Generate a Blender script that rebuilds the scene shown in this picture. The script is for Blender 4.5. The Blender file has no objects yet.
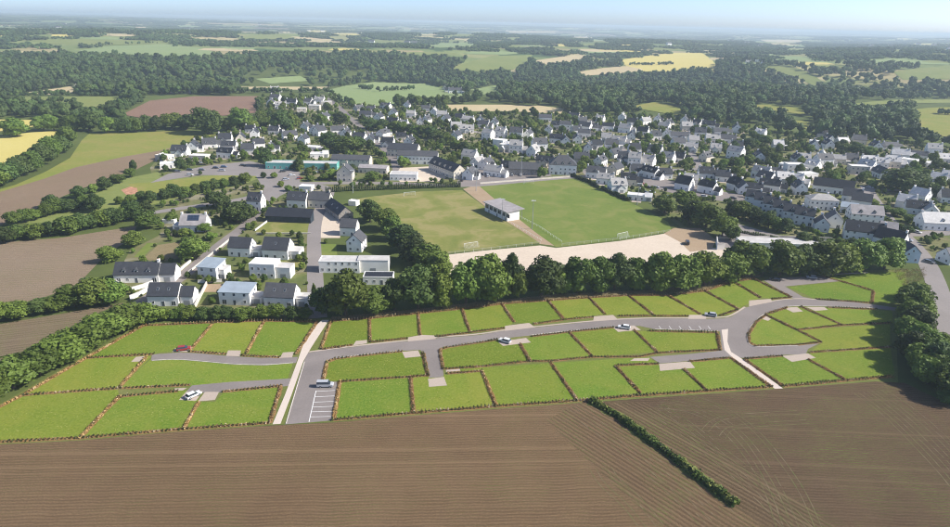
import bpy, bmesh, math, random
import numpy as np
from mathutils import Vector, Matrix, kdtree
from mathutils.geometry import tessellate_polygon, delaunay_2d_cdt
random.seed(7); rng = np.random.default_rng(7)
R = math.radians
sc = bpy.context.scene
COL = sc.collection

# ------------------------------------------------------------------ camera
PITCH, ROLL, CAMH, FPX = 20.84, 1.36, 100.0, 633.0
cam_d = bpy.data.cameras.new('camera'); cam = bpy.data.objects.new('camera', cam_d); COL.objects.link(cam)
cam_d.sensor_width = 36; cam_d.lens = 36 * FPX / 950
cam_d.clip_start = 1; cam_d.clip_end = 120000
CM = Matrix.Rotation(R(90 - PITCH), 3, 'X') @ Matrix.Rotation(R(ROLL), 3, 'Z')
cam.matrix_world = Matrix.Translation((0, 0, CAMH)) @ CM.to_4x4()
sc.camera = cam
# ------------------------------------------------------------------ light
SUN_AZ, SUN_EL = 95.0, 38.0          # azimuth clockwise from +Y
w = bpy.data.worlds.new('World'); sc.world = w; w.use_nodes = True
nt = w.node_tree; bg = nt.nodes['Background']
sky = nt.nodes.new('ShaderNodeTexSky'); sky.sky_type = 'NISHITA'; sky.sun_disc = False
sky.sun_elevation = R(SUN_EL); sky.sun_rotation = R(SUN_AZ); sky.altitude = 100; sky.air_density = 0.45; sky.dust_density = 0.9; sky.ozone_density = 2.6
nt.links.new(sky.outputs[0], bg.inputs[0]); bg.inputs[1].default_value = 0.15
sd = bpy.data.lights.new('sun', 'SUN'); sd.energy = 4.8; sd.angle = R(0.53); sd.color = (1, 0.95, 0.87)
sun = bpy.data.objects.new('sun', sd); COL.objects.link(sun)
sv = Vector((math.sin(R(SUN_AZ)) * math.cos(R(SUN_EL)), math.cos(R(SUN_AZ)) * math.cos(R(SUN_EL)), math.sin(R(SUN_EL))))
sun.rotation_euler = sv.to_track_quat('Z', 'Y').to_euler()
vs = sc.view_settings; vs.view_transform = 'Standard'; vs.look = 'None'; vs.exposure = 0.64; vs.gamma = 1.0
sc.cycles.max_bounces = 6; sc.cycles.diffuse_bounces = 3; sc.cycles.glossy_bounces = 2; sc.cycles.transmission_bounces = 3
sc.cycles.volume_bounces = 1; sc.cycles.filter_width = 1.1; sc.cycles.caustics_reflective = False; sc.cycles.caustics_refractive = False

# ------------------------------------------------------------------ terrain height and pixel <-> ground
def sstep(a, b, x):
    t = np.clip((np.asarray(x, float) - a) / (b - a), 0, 1); return t * t * (3 - 2 * t)
def H(x, y):
    x = np.asarray(x, float); y = np.asarray(y, float)
    r = np.hypot(x, y); az = np.arctan2(x, y)
    rolling = 9 * np.sin(x / 410 + 1.3) * np.sin(y / 520 + .4) + 8 * np.sin(x / 230 - y / 310 + 2.1)
    valley = -16 * np.exp(-((r - 1230 - 160 * np.sin(az * 3)) / 190) ** 2)
    slope = 26 * sstep(1300, 2050, r)
    far = 22 * np.sin(x / 1700 + .7) * np.sin(y / 1900 + 1.1) + 16 * np.sin(x / 2900 - y / 4100)
    h = (rolling + valley) * sstep(900, 1300, r) * (1 - .4 * sstep(3000, 6000, r)) + slope + far * sstep(2500, 6000, r)
    return h * sstep(850, 1100, r) + 20 * sstep(9000, 26000, r)
CMn = np.array(CM)
def raydir(px, py):
    d = CMn @ np.array([(px - 475) / FPX, -(py - 263.5) / FPX, -1.0]); return d / np.linalg.norm(d)
_cache = {}
def at(px, py, z=0.0):
    """ground point (with terrain height) that the photograph shows at a pixel"""
    k = (px, py)
    if k not in _cache:
        d = raydir(px, py); p = None
        if d[2] < -1e-4:
            t = -CAMH / d[2]
            if t * math.hypot(d[0], d[1]) < 840: p = d * t
        if p is None:
            ts = np.geomspace(600, 60000, 900)
            gap = CAMH + ts * d[2] - H(ts * d[0], ts * d[1])
            i = np.argmax(gap < 0)
            if gap[i] >= 0: i = len(ts) - 1
            a, b = ts[max(i - 1, 0)], ts[i]
            for _ in range(25):
                m = .5 * (a + b)
                if CAMH + m * d[2] - H(m * d[0], m * d[1]) < 0: b = m
                else: a = m
            p = d * b
        _cache[k] = (p[0], p[1], float(H(p[0], p[1])))
    x, y, h = _cache[k]
    return Vector((x, y, h + z))
def mpp(p):
    """metres per photo pixel at a ground point"""
    v = CM.transposed() @ (Vector(p) - Vector((0, 0, CAMH))); return -v.z / FPX
def proj(x, y, z):
    P = np.stack([x, y, np.asarray(z) - CAMH], -1) @ CMn
    return 475 + FPX * P[..., 0] / -P[..., 2], 263.5 - FPX * P[..., 1] / -P[..., 2]
def inpoly(px, py, poly):
    c = np.zeros(np.shape(px), bool); n = len(poly)
    for i in range(n):
        x0, y0 = poly[i]; x1, y1 = poly[i - 1]
        if y0 == y1: continue
        c ^= ((y0 > py) != (y1 > py)) & (px < (x1 - x0) * (py - y0) / (y1 - y0) + x0)
    return c

# ------------------------------------------------------------------ materials
M = {}
def node(t, kind, **kw):
    n = t.nodes.new('ShaderNode' + kind)
    for k, v in kw.items(): setattr(n, k, v)
    return n
def mat(name, rough=.8, spec=.3):
    m = bpy.data.materials.new(name); m.use_nodes = True
    b = m.node_tree.nodes['Principled BSDF']; b.inputs['Roughness'].default_value = rough
    b.inputs['Specular IOR Level'].default_value = spec
    M[name] = m; return m, m.node_tree, b
def noise(t, scale, detail=4, rough=.55, vec=None, dist=0):
    n = node(t, 'TexNoise'); n.inputs['Scale'].default_value = scale; n.inputs['Detail'].default_value = detail
    n.inputs['Roughness'].default_value = rough; n.inputs['Distortion'].default_value = dist
    if vec: t.links.new(vec, n.inputs['Vector'])
    return n.outputs['Fac']
def ramp(t, fac, stops):
    n = node(t, 'ValToRGB'); el = n.color_ramp.elements
    while len(el) < len(stops): el.new(.5)
    for e, (p, c) in zip(el, stops): e.position = p; e.color = (*c, 1)
    t.links.new(fac, n.inputs[0]); return n.outputs['Color']
def mix(t, fac, a, b, mode='MIX'):
    n = node(t, 'Mix', data_type='RGBA', blend_type=mode); n.clamp_factor = True
    if hasattr(fac, 'links'): t.links.new(fac, n.inputs[0])
    else: n.inputs[0].default_value = fac
    for s, i in ((a, 6), (b, 7)):
        if hasattr(s, 'links'): t.links.new(s, n.inputs[i])
        else: n.inputs[i].default_value = (*s, 1)
    return n.outputs[2]
def mth(t, op, a, b=None, clamp=False):
    n = node(t, 'Math', operation=op); n.use_clamp = clamp
    for i, s in enumerate((a, b)):
        if s is None: continue
        if hasattr(s, 'links'): t.links.new(s, n.inputs[i])
        else: n.inputs[i].default_value = s
    return n.outputs[0]
def gpos(t): return node(t, 'NewGeometry').outputs['Position']
def bump(t, b, h, strength=.5, dist=.2):
    n = node(t, 'Bump'); n.inputs['Strength'].default_value = strength; n.inputs['Distance'].default_value = dist
    t.links.new(h, n.inputs['Height']); t.links.new(n.outputs[0], b.inputs['Normal'])
def plain(name, c, rough=.7, spec=.3, var=.12, scale=.6, metal=0):
    m, t, b = mat(name, rough, spec); b.inputs['Metallic'].default_value = metal
    f = noise(t, scale, 5, .6, gpos(t))
    d = tuple(max(0, v * (1 - 2 * var)) for v in c); l = tuple(min(1, v * (1 + var)) for v in c)
    t.links.new(ramp(t, f, [(.3, d), (.7, l)]), b.inputs['Base Color']); return m
def surf(name, big, fine, rough=.95, bscale=.05, fscale=1.2, bstr=.6, bd=.15, mixf=.45, vary=0):
    """ground cover: broad patches (ramp stops) under a fine grain (ramp stops)"""
    m, t, b = mat(name, rough, .1); p = gpos(t)
    f1 = noise(t, bscale, 5, .6, p, .6); f2 = noise(t, fscale, 6, .7, p)
    c = mix(t, mixf, ramp(t, f1, big), ramp(t, f2, fine), 'MIX')
    if vary:
        oi = node(t, 'ObjectInfo').outputs['Random']; f3 = noise(t, .05, 3, .5, p, 1.2)
        dry = mth(t, 'MULTIPLY', mth(t, 'SUBTRACT', mth(t, 'ADD', mth(t, 'MULTIPLY', f3, 1.4), mth(t, 'MULTIPLY', oi, .5)), .75, True), vary * 2.2, True)
        c = mix(t, dry, c, (.25, .23, .045)); hs = node(t, 'HueSaturation'); t.links.new(c, hs.inputs['Color']); t.links.new(mth(t, 'ADD', mth(t, 'MULTIPLY', oi, .18), .9), hs.inputs['Value']); t.links.new(mth(t, 'ADD', mth(t, 'MULTIPLY', mth(t, 'FRACT', mth(t, 'MULTIPLY', oi, 5.3)), .022), .489), hs.inputs['Hue']); c = hs.outputs['Color']
    t.links.new(c, b.inputs['Base Color']); bump(t, b, f2, bstr, bd); return m
def furrow(name, ang, cols, spacing=.75, green=0, wob=.25, rows=1.0):
    """row-worked soil: rows run along world angle ang"""
    m, t, b = mat(name, .95, .08); p = gpos(t)
    mp = node(t, 'Mapping'); mp.inputs['Rotation'].default_value = (0, 0, -R(ang)); t.links.new(p, mp.inputs['Vector'])
    sx = node(t, 'SeparateXYZ'); t.links.new(mp.outputs[0], sx.inputs[0])
    y = sx.outputs['Y']
    n1 = noise(t, .12, 4, .6, p); n2 = noise(t, 3.2, 6, .8, p); n3 = noise(t, .018, 5, .6, p, .8)
    yy = mth(t, 'ADD', y, mth(t, 'MULTIPLY', n1, wob))
    wv = mth(t, 'SINE', mth(t, 'MULTIPLY', yy, 2 * math.pi / spacing))
    wv = mth(t, 'MULTIPLY_ADD', wv, .5); wv.node.inputs[2].default_value = .5
    rowvar = node(t, 'TexNoise', noise_dimensions='1D'); rowvar.inputs['Scale'].default_value = .55; rowvar.inputs['Detail'].default_value = 5
    t.links.new(y, rowvar.inputs['W'])
    base = ramp(t, n3, [(.3, cols[0]), (.52, cols[1]), (.72, cols[2])])
    c = mix(t, .55, base, ramp(t, n2, [(.32, tuple(v * .4 for v in cols[0])), (.5, cols[1]), (.66, tuple(v * 1.7 for v in cols[2]))]))
    c = mix(t, mth(t, 'MULTIPLY', mth(t, 'MULTIPLY', wv, n1), .8 * rows), c, tuple(v * .45 for v in cols[0]))
    c = mix(t, mth(t, 'MULTIPLY', mth(t, 'SUBTRACT', rowvar.outputs['Fac'], .55, True), 1.6 * rows, True), c, tuple(v * 1.35 for v in cols[2]))
    if green:
        gn = noise(t, .035, 4, .6, p, 1.5); gn2 = noise(t, 1.1, 4, .7, p)
        ln = mth(t, 'POWER', wv, 3.0)
        g = mth(t, 'MULTIPLY', mth(t, 'MULTIPLY', mth(t, 'SUBTRACT', gn, .42, True), 3.2 * green, True), mth(t, 'MULTIPLY', ln, mth(t, 'MULTIPLY', mth(t, 'SUBTRACT', gn2, .35, True), 4, True)))
        c = mix(t, g, c, (.13, .16, .04))
    t.links.new(c, b.inputs['Base Color'])
    hh = mth(t, 'ADD', mth(t, 'MULTIPLY', wv, .5), n2); bump(t, b, hh, .9, .25); return m
# soils and crops
furrow('soil_left', 3.2, [(.132, .085, .046), (.165, .108, .06), (.205, .137, .078)], .95, .5, wob=1.5)
furrow('soil_right', -2.0, [(.088, .058, .034), (.112, .075, .044), (.14, .095, .057)], .95, 1.2, wob=1.5)
furrow('soil_headland', -49, [(.095, .064, .036), (.12, .082, .047), (.15, .105, .061)], 1.3, 1.3, wob=.5)
furrow('soil_headland_left', -49, [(.118, .077, .042), (.148, .098, .055), (.185, .125, .071)], 1.3, 1.3, wob=.6)
furrow('soil_west', 12, [(.19, .14, .09), (.225, .168, .115), (.26, .20, .14)], 2.2, .6, rows=.35)
furrow('soil_north', 25, [(.185, .125, .085), (.21, .15, .10), (.25, .185, .125)], 2.5, .5, rows=.3)
furrow('soil_red', 2, [(.19, .115, .08), (.215, .135, .095), (.24, .155, .112)], 4, 0, rows=.3)
furrow('soil_low', 20, [(.15, .12, .07), (.19, .14, .09), (.2, .155, .105)], 1.6, 1.4)
surf('grass_lot', [(.3, (.098, .165, .016)), (.5, (.124, .186, .02)), (.7, (.168, .2, .03))], [(.33, (.05, .105, .008)), (.48, (.12, .18, .019)), (.66, (.24, .265, .055))], fscale=1.5, bscale=.10, mixf=.55, bstr=.25, bd=.06, vary=.3)
surf('grass_verge', [(.3, (.10, .13, .03)), (.55, (.15, .165, .045)), (.75, (.21, .19, .08))], [(.3, (.06, .085, .018)), (.6, (.16, .165, .05))], bscale=.06)
surf('grass_dry', [(.3, (.19, .15, .075)), (.6, (.235, .19, .10)), (.8, (.15, .15, .05))], [(.3, (.10, .085, .04)), (.65, (.27, .21, .12))], bscale=.12)
surf('pitch_old', [(.34, (.135, .165, .036)), (.48, (.185, .195, .05)), (.58, (.28, .24, .10))], [(.3, (.13, .16, .035)), (.7, (.24, .22, .08))], bscale=.06, fscale=.35, mixf=.35)
surf('pitch_new', [(.34, (.115, .165, .032)), (.5, (.15, .188, .042)), (.62, (.22, .215, .07))], [(.3, (.095, .15, .026)), (.7, (.165, .195, .045))], bscale=.05, fscale=.4)
surf('gravel_pale', [(.3, (.50, .41, .32)), (.6, (.58, .49, .39)), (.8, (.46, .38, .30))], [(.3, (.42, .35, .27)), (.7, (.62, .53, .43))], fscale=.8)
surf('dirt_brown', [(.3, (.30, .21, .13)), (.6, (.36, .27, .18))], [(.3, (.22, .16, .10)), (.7, (.40, .30, .2))], bscale=.08)
surf('asphalt_pale', [(.3, (.16, .14, .13)), (.5, (.212, .185, .172)), (.7, (.262, .228, .212))], [(.3, (.17, .15, .138)), (.7, (.25, .22, .207))], rough=.85, fscale=1.5, bstr=.15, bd=.03)
surf('asphalt', [(.3, (.20, .18, .17)), (.7, (.27, .24, .225))], [(.3, (.18, .165, .155)), (.7, (.28, .25, .235))], rough=.85, bstr=.15, bd=.03)
surf('drive_gravel', [(.3, (.37, .30, .245)), (.7, (.44, .365, .305))], [(.3, (.31, .255, .21)), (.7, (.48, .41, .345))], fscale=2, bstr=.3, bd=.05)
surf('path_pale', [(.3, (.50, .43, .37)), (.7, (.58, .50, .43))], [(.3, (.46, .39, .33)), (.7, (.61, .53, .46))], fscale=1.5, bstr=.2, bd=.03)
surf('mulch', [(.3, (.19, .11, .04)), (.7, (.29, .18, .075))], [(.3, (.10, .06, .02)), (.5, (.24, .14, .055)), (.72, (.42, .29, .14))], bscale=.4, fscale=2.5)
surf('wheat', [(.3, (.49, .41, .12)), (.6, (.53, .45, .15)), (.8, (.46, .42, .11))], [(.3, (.44, .37, .10)), (.7, (.55, .47, .17))], bscale=.02, fscale=.3)
surf('stubble', [(.3, (.42, .34, .19)), (.6, (.48, .39, .23)), (.8, (.38, .33, .16))], [(.3, (.36, .30, .16)), (.7, (.5, .41, .25))], bscale=.01, fscale=.12)
surf('pasture', [(.3, (.15, .19, .05)), (.55, (.19, .22, .065)), (.75, (.25, .235, .09))], [(.3, (.12, .16, .04)), (.7, (.23, .23, .08))], bscale=.012, fscale=.2)
surf('crop_green', [(.3, (.19, .255, .10)), (.6, (.225, .28, .115)), (.8, (.26, .29, .13))], [(.3, (.17, .23, .085)), (.7, (.25, .29, .13))], bscale=.008, fscale=.12)
surf('meadow', [(.3, (.17, .21, .035)), (.5, (.215, .225, .05)), (.7, (.29, .23, .08))], [(.3, (.13, .17, .03)), (.7, (.26, .23, .07))], bscale=.03, fscale=.3)
surf('garden', [(.32, (.075, .11, .026)), (.46, (.12, .145, .042)), (.56, (.19, .165, .085)), (.64, (.33, .29, .23))], [(.3, (.06, .08, .02)), (.7, (.19, .18, .09))], bscale=.035, fscale=.4)
# buildings
plain('white_render', (.84, .82, .78), .85, .2, .05, .3)
plain('cream_render', (.66, .60, .50), .85, .2, .08, .3)
plain('grey_stone', (.33, .30, .27), .9, .2, .25, 1.2)
plain('blue_render', (.50, .60, .66), .8, .2, .06, .3)
def slate(name, c):
    m, t, b = mat(name, .65, .25); p = node(t, 'TexCoord').outputs['Object']
    br = node(t, 'TexBrick'); br.inputs['Scale'].default_value = 1; br.inputs['Brick Width'].default_value = .5; br.inputs['Row Height'].default_value = .3
    br.inputs['Mortar Size'].default_value = .015
    br.inputs['Color1'].default_value = (*[v * .85 for v in c], 1); br.inputs['Color2'].default_value = (*[v * 1.15 for v in c], 1); br.inputs['Mortar'].default_value = (*[v * .5 for v in c], 1)
    mp = node(t, 'Mapping'); t.links.new(p, mp.inputs['Vector']); t.links.new(mp.outputs[0], br.inputs['Vector'])
    f = noise(t, .5, 5, .6, gpos(t))
    t.links.new(mix(t, .5, br.outputs['Color'], ramp(t, f, [(.3, tuple(v * .7 for v in c)), (.55, c), (.75, (c[0] * 1.35, c[1] * 1.35, c[2] * 1.2))])), b.inputs['Base Color'])
slate('slate_dark', (.05, .053, .062)); slate('slate_mid', (.078, .079, .086)); slate('slate_light', (.36, .345, .33)); slate('slate_glare', (.56, .54, .52)); slate('slate_black', (.025, .028, .036))  # the two lightest slates have sun glare painted into their colour
plain('zinc', (.40, .46, .50), .45, .5, .08, .3, .3)
plain('flat_roof', (.50, .48, .46), .9, .1, .12, .3)
plain('flat_roof_white', (.70, .69, .67), .8, .2, .08, .3)
plain('fibre_roof', (.33, .305, .30), .85, .2, .12, .4)
plain('turquoise', (.14, .42, .37), .6, .3, .08, .3)
plain('stone_trim', (.55, .52, .47), .85, .2, .1)
plain('white_frame', (.75, .75, .74), .5, .4, .03)
plain('grey_metal', (.30, .31, .32), .45, .5, .06)
plain('dark_door', (.09, .10, .12), .5, .4, .1)
plain('brick_pot', (.42, .20, .12), .8, .2, .15, 2)
plain('marking', (.80, .80, .78), .7, .2, .08, 2)
plain('kerb_stone', (.62, .57, .50), .85, .2, .12, 1.5)
plain('wood_fence', (.10, .085, .07), .8, .2, .2, 1.5)
plain('dark_wall', (.03, .045, .06), .6, .3, .2, .5)
plain('bark', (.12, .09, .065), .9, .1, .25, 2)
plain('net', (.75, .75, .75), .8, .1, .05)
plain('tyre', (.02, .02, .022), .8, .2, .1)
plain('earth_red', (.45, .24, .15), .95, .1, .2, .5)
for n_, c_ in (('white', (.72, .72, .72)), ('silver', (.42, .43, .45)), ('black', (.018, .019, .022)), ('red', (.33, .035, .025)), ('grey', (.12, .125, .135)), ('blue', (.04, .08, .17))):
    m_, t_, b_ = mat('paint_' + n_, .3, .5); b_.inputs['Base Color'].default_value = (*c_, 1); b_.inputs['Coat Weight'].default_value = .6; b_.inputs['Coat Roughness'].default_value = .08
    f_ = noise(t_, 3, 4, .6, gpos(t_)); t_.links.new(ramp(t_, f_, [(.3, tuple(v * .9 for v in c_)), (.7, c_)]), b_.inputs['Base Color'])
m_, t_, b_ = mat('glass', .08, .6); b_.inputs['Base Color'].default_value = (.03, .04, .055, 1)
m_, t_, b_ = mat('solar', .15, .6); b_.inputs['Base Color'].default_value = (.03, .045, .08, 1)
m_, t_, b_ = mat('lamp_lens', .2, .5); b_.inputs['Base Color'].default_value = (.7, .7, .68, 1)
m_, t_, b_ = mat('tail_red', .2, .5); b_.inputs['Base Color'].default_value = (.3, .01, .01, 1)
def leafmat(name, dark, midc, light, scale=.35, attr=False):
    m, t, b = mat(name, .62, .22)
    oi = node(t, 'ObjectInfo').outputs['Random']; p = gpos(t)
    f = noise(t, scale, 4, .7, p)
    if attr:
        a = node(t, 'Attribute', attribute_name='col'); c = a.outputs['Color']
    else:
        c = ramp(t, f, [(.28, dark), (.5, midc), (.74, light)])
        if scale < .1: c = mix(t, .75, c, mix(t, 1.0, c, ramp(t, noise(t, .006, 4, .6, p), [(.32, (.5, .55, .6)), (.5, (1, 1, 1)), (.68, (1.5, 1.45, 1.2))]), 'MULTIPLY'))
        c = mix(t, oi, c, mix(t, .55, c, light, 'MIX'))
        hs = node(t, 'HueSaturation'); t.links.new(c, hs.inputs['Color'])
        t.links.new(mth(t, 'ADD', mth(t, 'MULTIPLY', oi, .035), .482), hs.inputs['Hue'])
        f2 = mth(t, 'FRACT', mth(t, 'MULTIPLY', oi, 7.13))
        t.links.new(mth(t, 'ADD', mth(t, 'MULTIPLY', f2, .75), .75), hs.inputs['Value'])
        c = hs.outputs['Color']
    t.links.new(c, b.inputs['Base Color'])
    tr = node(t, 'BsdfTranslucent'); t.links.new(c, tr.inputs['Color'])
    ms = node(t, 'MixShader'); ms.inputs[0].default_value = .22
    t.links.new(b.outputs[0], ms.inputs[1]); t.links.new(tr.outputs[0], ms.inputs[2])
    t.links.new(ms.outputs[0], t.nodes['Material Output'].inputs['Surface']); return m
leafmat('leaf', (.05, .08, .014), (.086, .128, .021), (.135, .185, .034))
leafmat('leaf_dark', (.03, .053, .014), (.05, .08, .019), (.08, .115, .028))
leafmat('leaf_bright', (.065, .10, .016), (.115, .165, .026), (.165, .22, .038))
leafmat('leaf_far', (.03, .055, .016), (.05, .082, .022), (.08, .115, .032), .03)
leafmat('leaf_hedge', 0, 0, 0, attr=True) if False else leafmat('leaf_hedge', (.1,) * 3, (.1,) * 3, (.1,) * 3, attr=True)
def attrmat(name, rough=.95):
    m, t, b = mat(name, rough, .1); a = node(t, 'Attribute', attribute_name='col'); p = gpos(t)
    f = noise(t, .004, 5, .65, p, .5); f2 = noise(t, .05, 4, .6, p)
    c = mix(t, .35, a.outputs['Color'], mix(t, 1.0, a.outputs['Color'], ramp(t, f, [(.3, (.55, .55, .55)), (.7, (1.25, 1.25, 1.25))]), 'MULTIPLY'))
    c = mix(t, .4, c, mix(t, 1.0, c, ramp(t, f2, [(.3, (.5, .55, .5)), (.7, (1.3, 1.25, 1.2))]), 'MULTIPLY'))
    t.links.new(c, b.inputs['Base Color']); return m
attrmat('land')

# ------------------------------------------------------------------ object helpers
def link(o, parent=None):
    COL.objects.link(o)
    if parent is not None: o.parent = parent
    return o
def mesh(name, verts, faces, mats, mi=None, smooth=False):
    me = bpy.data.meshes.new(name); me.from_pydata(verts, [], faces)
    for m in ([mats] if isinstance(mats, str) else mats): me.materials.append(M[m])
    if mi is not None: me.polygons.foreach_set('material_index', np.asarray(mi, np.int32))
    if smooth: me.polygons.foreach_set('use_smooth', np.ones(len(me.polygons), bool))
    me.update(); return me
def ob(name, me, parent=None, loc=None, rot=None, scale=None):
    o = bpy.data.objects.new(name, me)
    if loc is not None: o.location = loc
    if rot is not None: o.rotation_euler = rot
    if scale is not None: o.scale = scale
    return link(o, parent)
def tag(o, label, cat, group=None):
    o['label'] = label; o['category'] = cat
    if not 4 <= len(label.split()) <= 16: print('LABEL', len(label.split()), label)
    if group: o['group'] = group
    return o
def struct(o): o['kind'] = 'structure'; return o
class MB:
    def __init__(s): s.v, s.f, s.m = [], [], []
    def poly(s, pts, m=0):
        n = len(s.v); s.v += [tuple(p) for p in pts]; s.f.append(tuple(range(n, n + len(pts)))); s.m.append(m)
    def box(s, x0, x1, y0, y1, z0, z1, m=0):
        n = len(s.v)
        s.v += [(x, y, z) for z in (z0, z1) for y in (y0, y1) for x in (x0, x1)]
        for q in ((0, 2, 3, 1), (4, 5, 7, 6), (0, 1, 5, 4), (2, 6, 7, 3), (0, 4, 6, 2), (1, 3, 7, 5)):
            s.f.append(tuple(n + i for i in q)); s.m.append(m)
    def prism(s, prof, x0, x1, m=0, axis='x', caps=None):
        """closed profile [(a,z)...] extruded along x (or y)"""
        n = len(s.v); k = len(prof)
        for x in (x0, x1): s.v += [(x, a, z) if axis == 'x' else (a, x, z) for a, z in prof]
        for i in range(k): s.f.append((n + i, n + (i + 1) % k, n + k + (i + 1) % k, n + k + i)); s.m.append(m)
        cm = m if caps is None else caps
        s.f.append(tuple(n + i for i in reversed(range(k)))); s.m.append(cm)
        s.f.append(tuple(n + k + i for i in range(k))); s.m.append(cm)
    def tube(s, a, b, r0, r1, n=6, m=0):
        a, b = Vector(a), Vector(b); d = (b - a).normalized(); u = d.orthogonal().normalized(); w_ = d.cross(u); k = len(s.v)
        for c, r in ((a, r0), (b, r1)):
            for i in range(n):
                t = 2 * math.pi * i / n; s.v.append(tuple(c + r * (math.cos(t) * u + math.sin(t) * w_)))
        for i in range(n): s.f.append((k + i, k + (i + 1) % n, k + n + (i + 1) % n, k + n + i)); s.m.append(m)
        s.f.append(tuple(k + i for i in reversed(range(n)))); s.m.append(m); s.f.append(tuple(k + n + i for i in range(n))); s.m.append(m)
    def mesh(s, name, mats, smooth=False): return mesh(name, s.v, s.f, mats, s.m if not isinstance(mats, str) else None, smooth)

def flat(name, pix, m, z, world=False):
    """a sheet laid on the ground (flat part of the land)"""
    pts = [Vector((*p, z)) for p in pix] if world else [at(*p, z) for p in pix]
    tris = tessellate_polygon([pts])
    me = mesh(name, pts, [t if (pts[t[1]] - pts[t[0]]).cross(pts[t[2]] - pts[t[0]]).z > 0 else t[::-1] for t in tris], m)
    return struct(ob(name, me))
def draped(name, pix, m, z=.5, n=22):
    """a field that follows the relief"""
    dense = []
    for i, a in enumerate(pix):
        b = pix[(i + 1) % len(pix)]; k = max(1, int(math.hypot(b[0] - a[0], b[1] - a[1]) / 6))
        for j in range(k):
            t = j / k; dense.append(at(a[0] + (b[0] - a[0]) * t, a[1] + (b[1] - a[1]) * t))
    P = [(p.x, p.y) for p in dense]; xs = [p[0] for p in P]; ys = [p[1] for p in P]
    s = max(12, max(max(xs) - min(xs), max(ys) - min(ys)) / n)
    gx, gy = np.meshgrid(np.arange(min(xs), max(xs), s), np.arange(min(ys), max(ys), s))
    gx, gy = gx.ravel(), gy.ravel(); k = inpoly(gx, gy, P)
    vin = [Vector(p) for p in P] + [Vector(p) for p in zip(gx[k], gy[k])]
    r = delaunay_2d_cdt(vin, [], [list(range(len(P)))], 1, .05)
    V = np.array([(v.x, v.y) for v in r[0]]); Z = H(V[:, 0], V[:, 1]) + z
    me = mesh(name, [(a, b, c) for (a, b), c in zip(V, Z)], [tuple(f) for f in r[2]], m, smooth=True)
    return struct(ob(name, me))
def offset_line(pts, wd):
    out = []
    for i, p in enumerate(pts):
        a = pts[max(i - 1, 0)]; b = pts[min(i + 1, len(pts) - 1)]; d = (b - a); d.z = 0; d.normalize(); out.append(Vector((-d.y, d.x, 0)) * wd)
    return out
def dens(pts, step):
    out = [pts[0]]
    for a, b in zip(pts, pts[1:]):
        k = max(1, int((b - a).length / step)); out += [a.lerp(b, (j + 1) / k) for j in range(k)]
    return out
def smooth_line(pts, it=2):
    for _ in range(it):
        q = [pts[0]]
        for a, b in zip(pts, pts[1:]): q += [a.lerp(b, .25), a.lerp(b, .75)]
        pts = q + [pts[-1]]
    return pts
def strip(name, pix, wd, m, z, smooth=True, kind=True):
    pts = [at(*p) for p in pix]
    if smooth: pts = smooth_line(pts)
    pts = dens(pts, 12); off = offset_line(pts, wd / 2); v = []; f = []
    for p, o in zip(pts, off):
        for s_ in (1, -1):
            q = p + o * s_; v.append((q.x, q.y, float(H(q.x, q.y)) + z))
    for i in range(len(pts) - 1): f.append((2 * i, 2 * i + 1, 2 * i + 3, 2 * i + 2))
    return struct(ob(name, mesh(name, v, f, m)))

# ================================================================== THE LAND
fields = []          # far fields: (pixel polygon, material)
def fld(m, *pix): fields.append((pix, m))
fld('crop_green', (78, 51), (102, 46.5), (164, 44), (200, 48), (218, 53), (205, 57), (147, 56.5))
fld('pasture', (26, 40), (70, 39), (171, 41), (172, 44), (100, 45.5), (50, 44))
fld('crop_green', (218, 46), (256, 47.5), (252, 51), (225, 49.5))
fld('pasture', (235, 37), (273, 33.5), (304, 33), (297, 39.5), (240, 39.5))
fld('crop_green', (325, 91), (345, 86), (376, 82), (428, 84), (455, 92), (479, 96), (441, 103), (405, 104), (366, 107), (345, 103))
fld('stubble', (445, 105), (506, 105), (540, 106), (564, 109), (561, 114), (506, 111.5), (451, 111.5))
fld('pasture', (451, 69), (470, 62), (492, 56), (533, 55), (525, 63), (513, 70), (470, 72))
fld('stubble', (533, 61), (560, 57), (581, 55), (588, 58), (568, 63), (540, 65))
fld('stubble', (578, 72), (600, 68.5), (622, 66.5), (640, 65.5), (645, 72), (610, 74), (585, 76))
fld('wheat', (620, 60), (640, 57), (671, 53), (702, 53), (712, 60), (717, 66), (715, 73), (695, 69), (667, 72), (632, 72))
fld('pasture', (765, 66.5), (785, 66), (801, 69), (815, 76), (825, 84), (814, 86), (795, 77), (777, 73))
fld('crop_green', (777, 56), (805, 58), (831, 63), (815, 66), (801, 65))
fld('pasture', (893, 72), (920, 68), (960, 65), (965, 79), (930, 80), (903, 80))
fld('pasture', (843, 105), (870, 102), (896, 100), (960, 99), (960, 103), (900, 103.5), (860, 106))
fld('meadow', (909, 110), (930, 108), (965, 107), (975, 140), (945, 137), (913, 131))
fld('meadow', (745, 105), (775, 105), (801, 109), (806, 115), (775, 111))
fld('meadow', (788, 121), (818, 121), (806, 129))
fld('meadow', (628, 107), (654, 102.5), (670, 105), (683, 110), (680, 116), (650, 111))
fld('soil_red', (122, 115), (150, 101), (195, 96.5), (259, 96.5), (257, 113), (225, 116), (190, 117), (140, 118))
fld('pasture', (-20, 98), (60, 96.5), (122, 97), (112, 105), (92, 111), (75, 104), (-20, 102))
fld('stubble', (25, 93), (75, 86), (80, 92), (50, 95))
fld('stubble', (235, 87), (330, 87), (320, 90), (240, 90))
fld('wheat', (-30, 121), (0, 120), (38, 120.5), (34, 127), (10, 131), (-30, 134))
fld('wheat', (-40, 141), (0, 137), (30, 133), (65, 131), (62, 139), (50, 149), (30, 157), (10, 165), (-40, 178))
fld('wheat', (127, 123), (141, 123.5), (140, 127), (128, 126))
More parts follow.
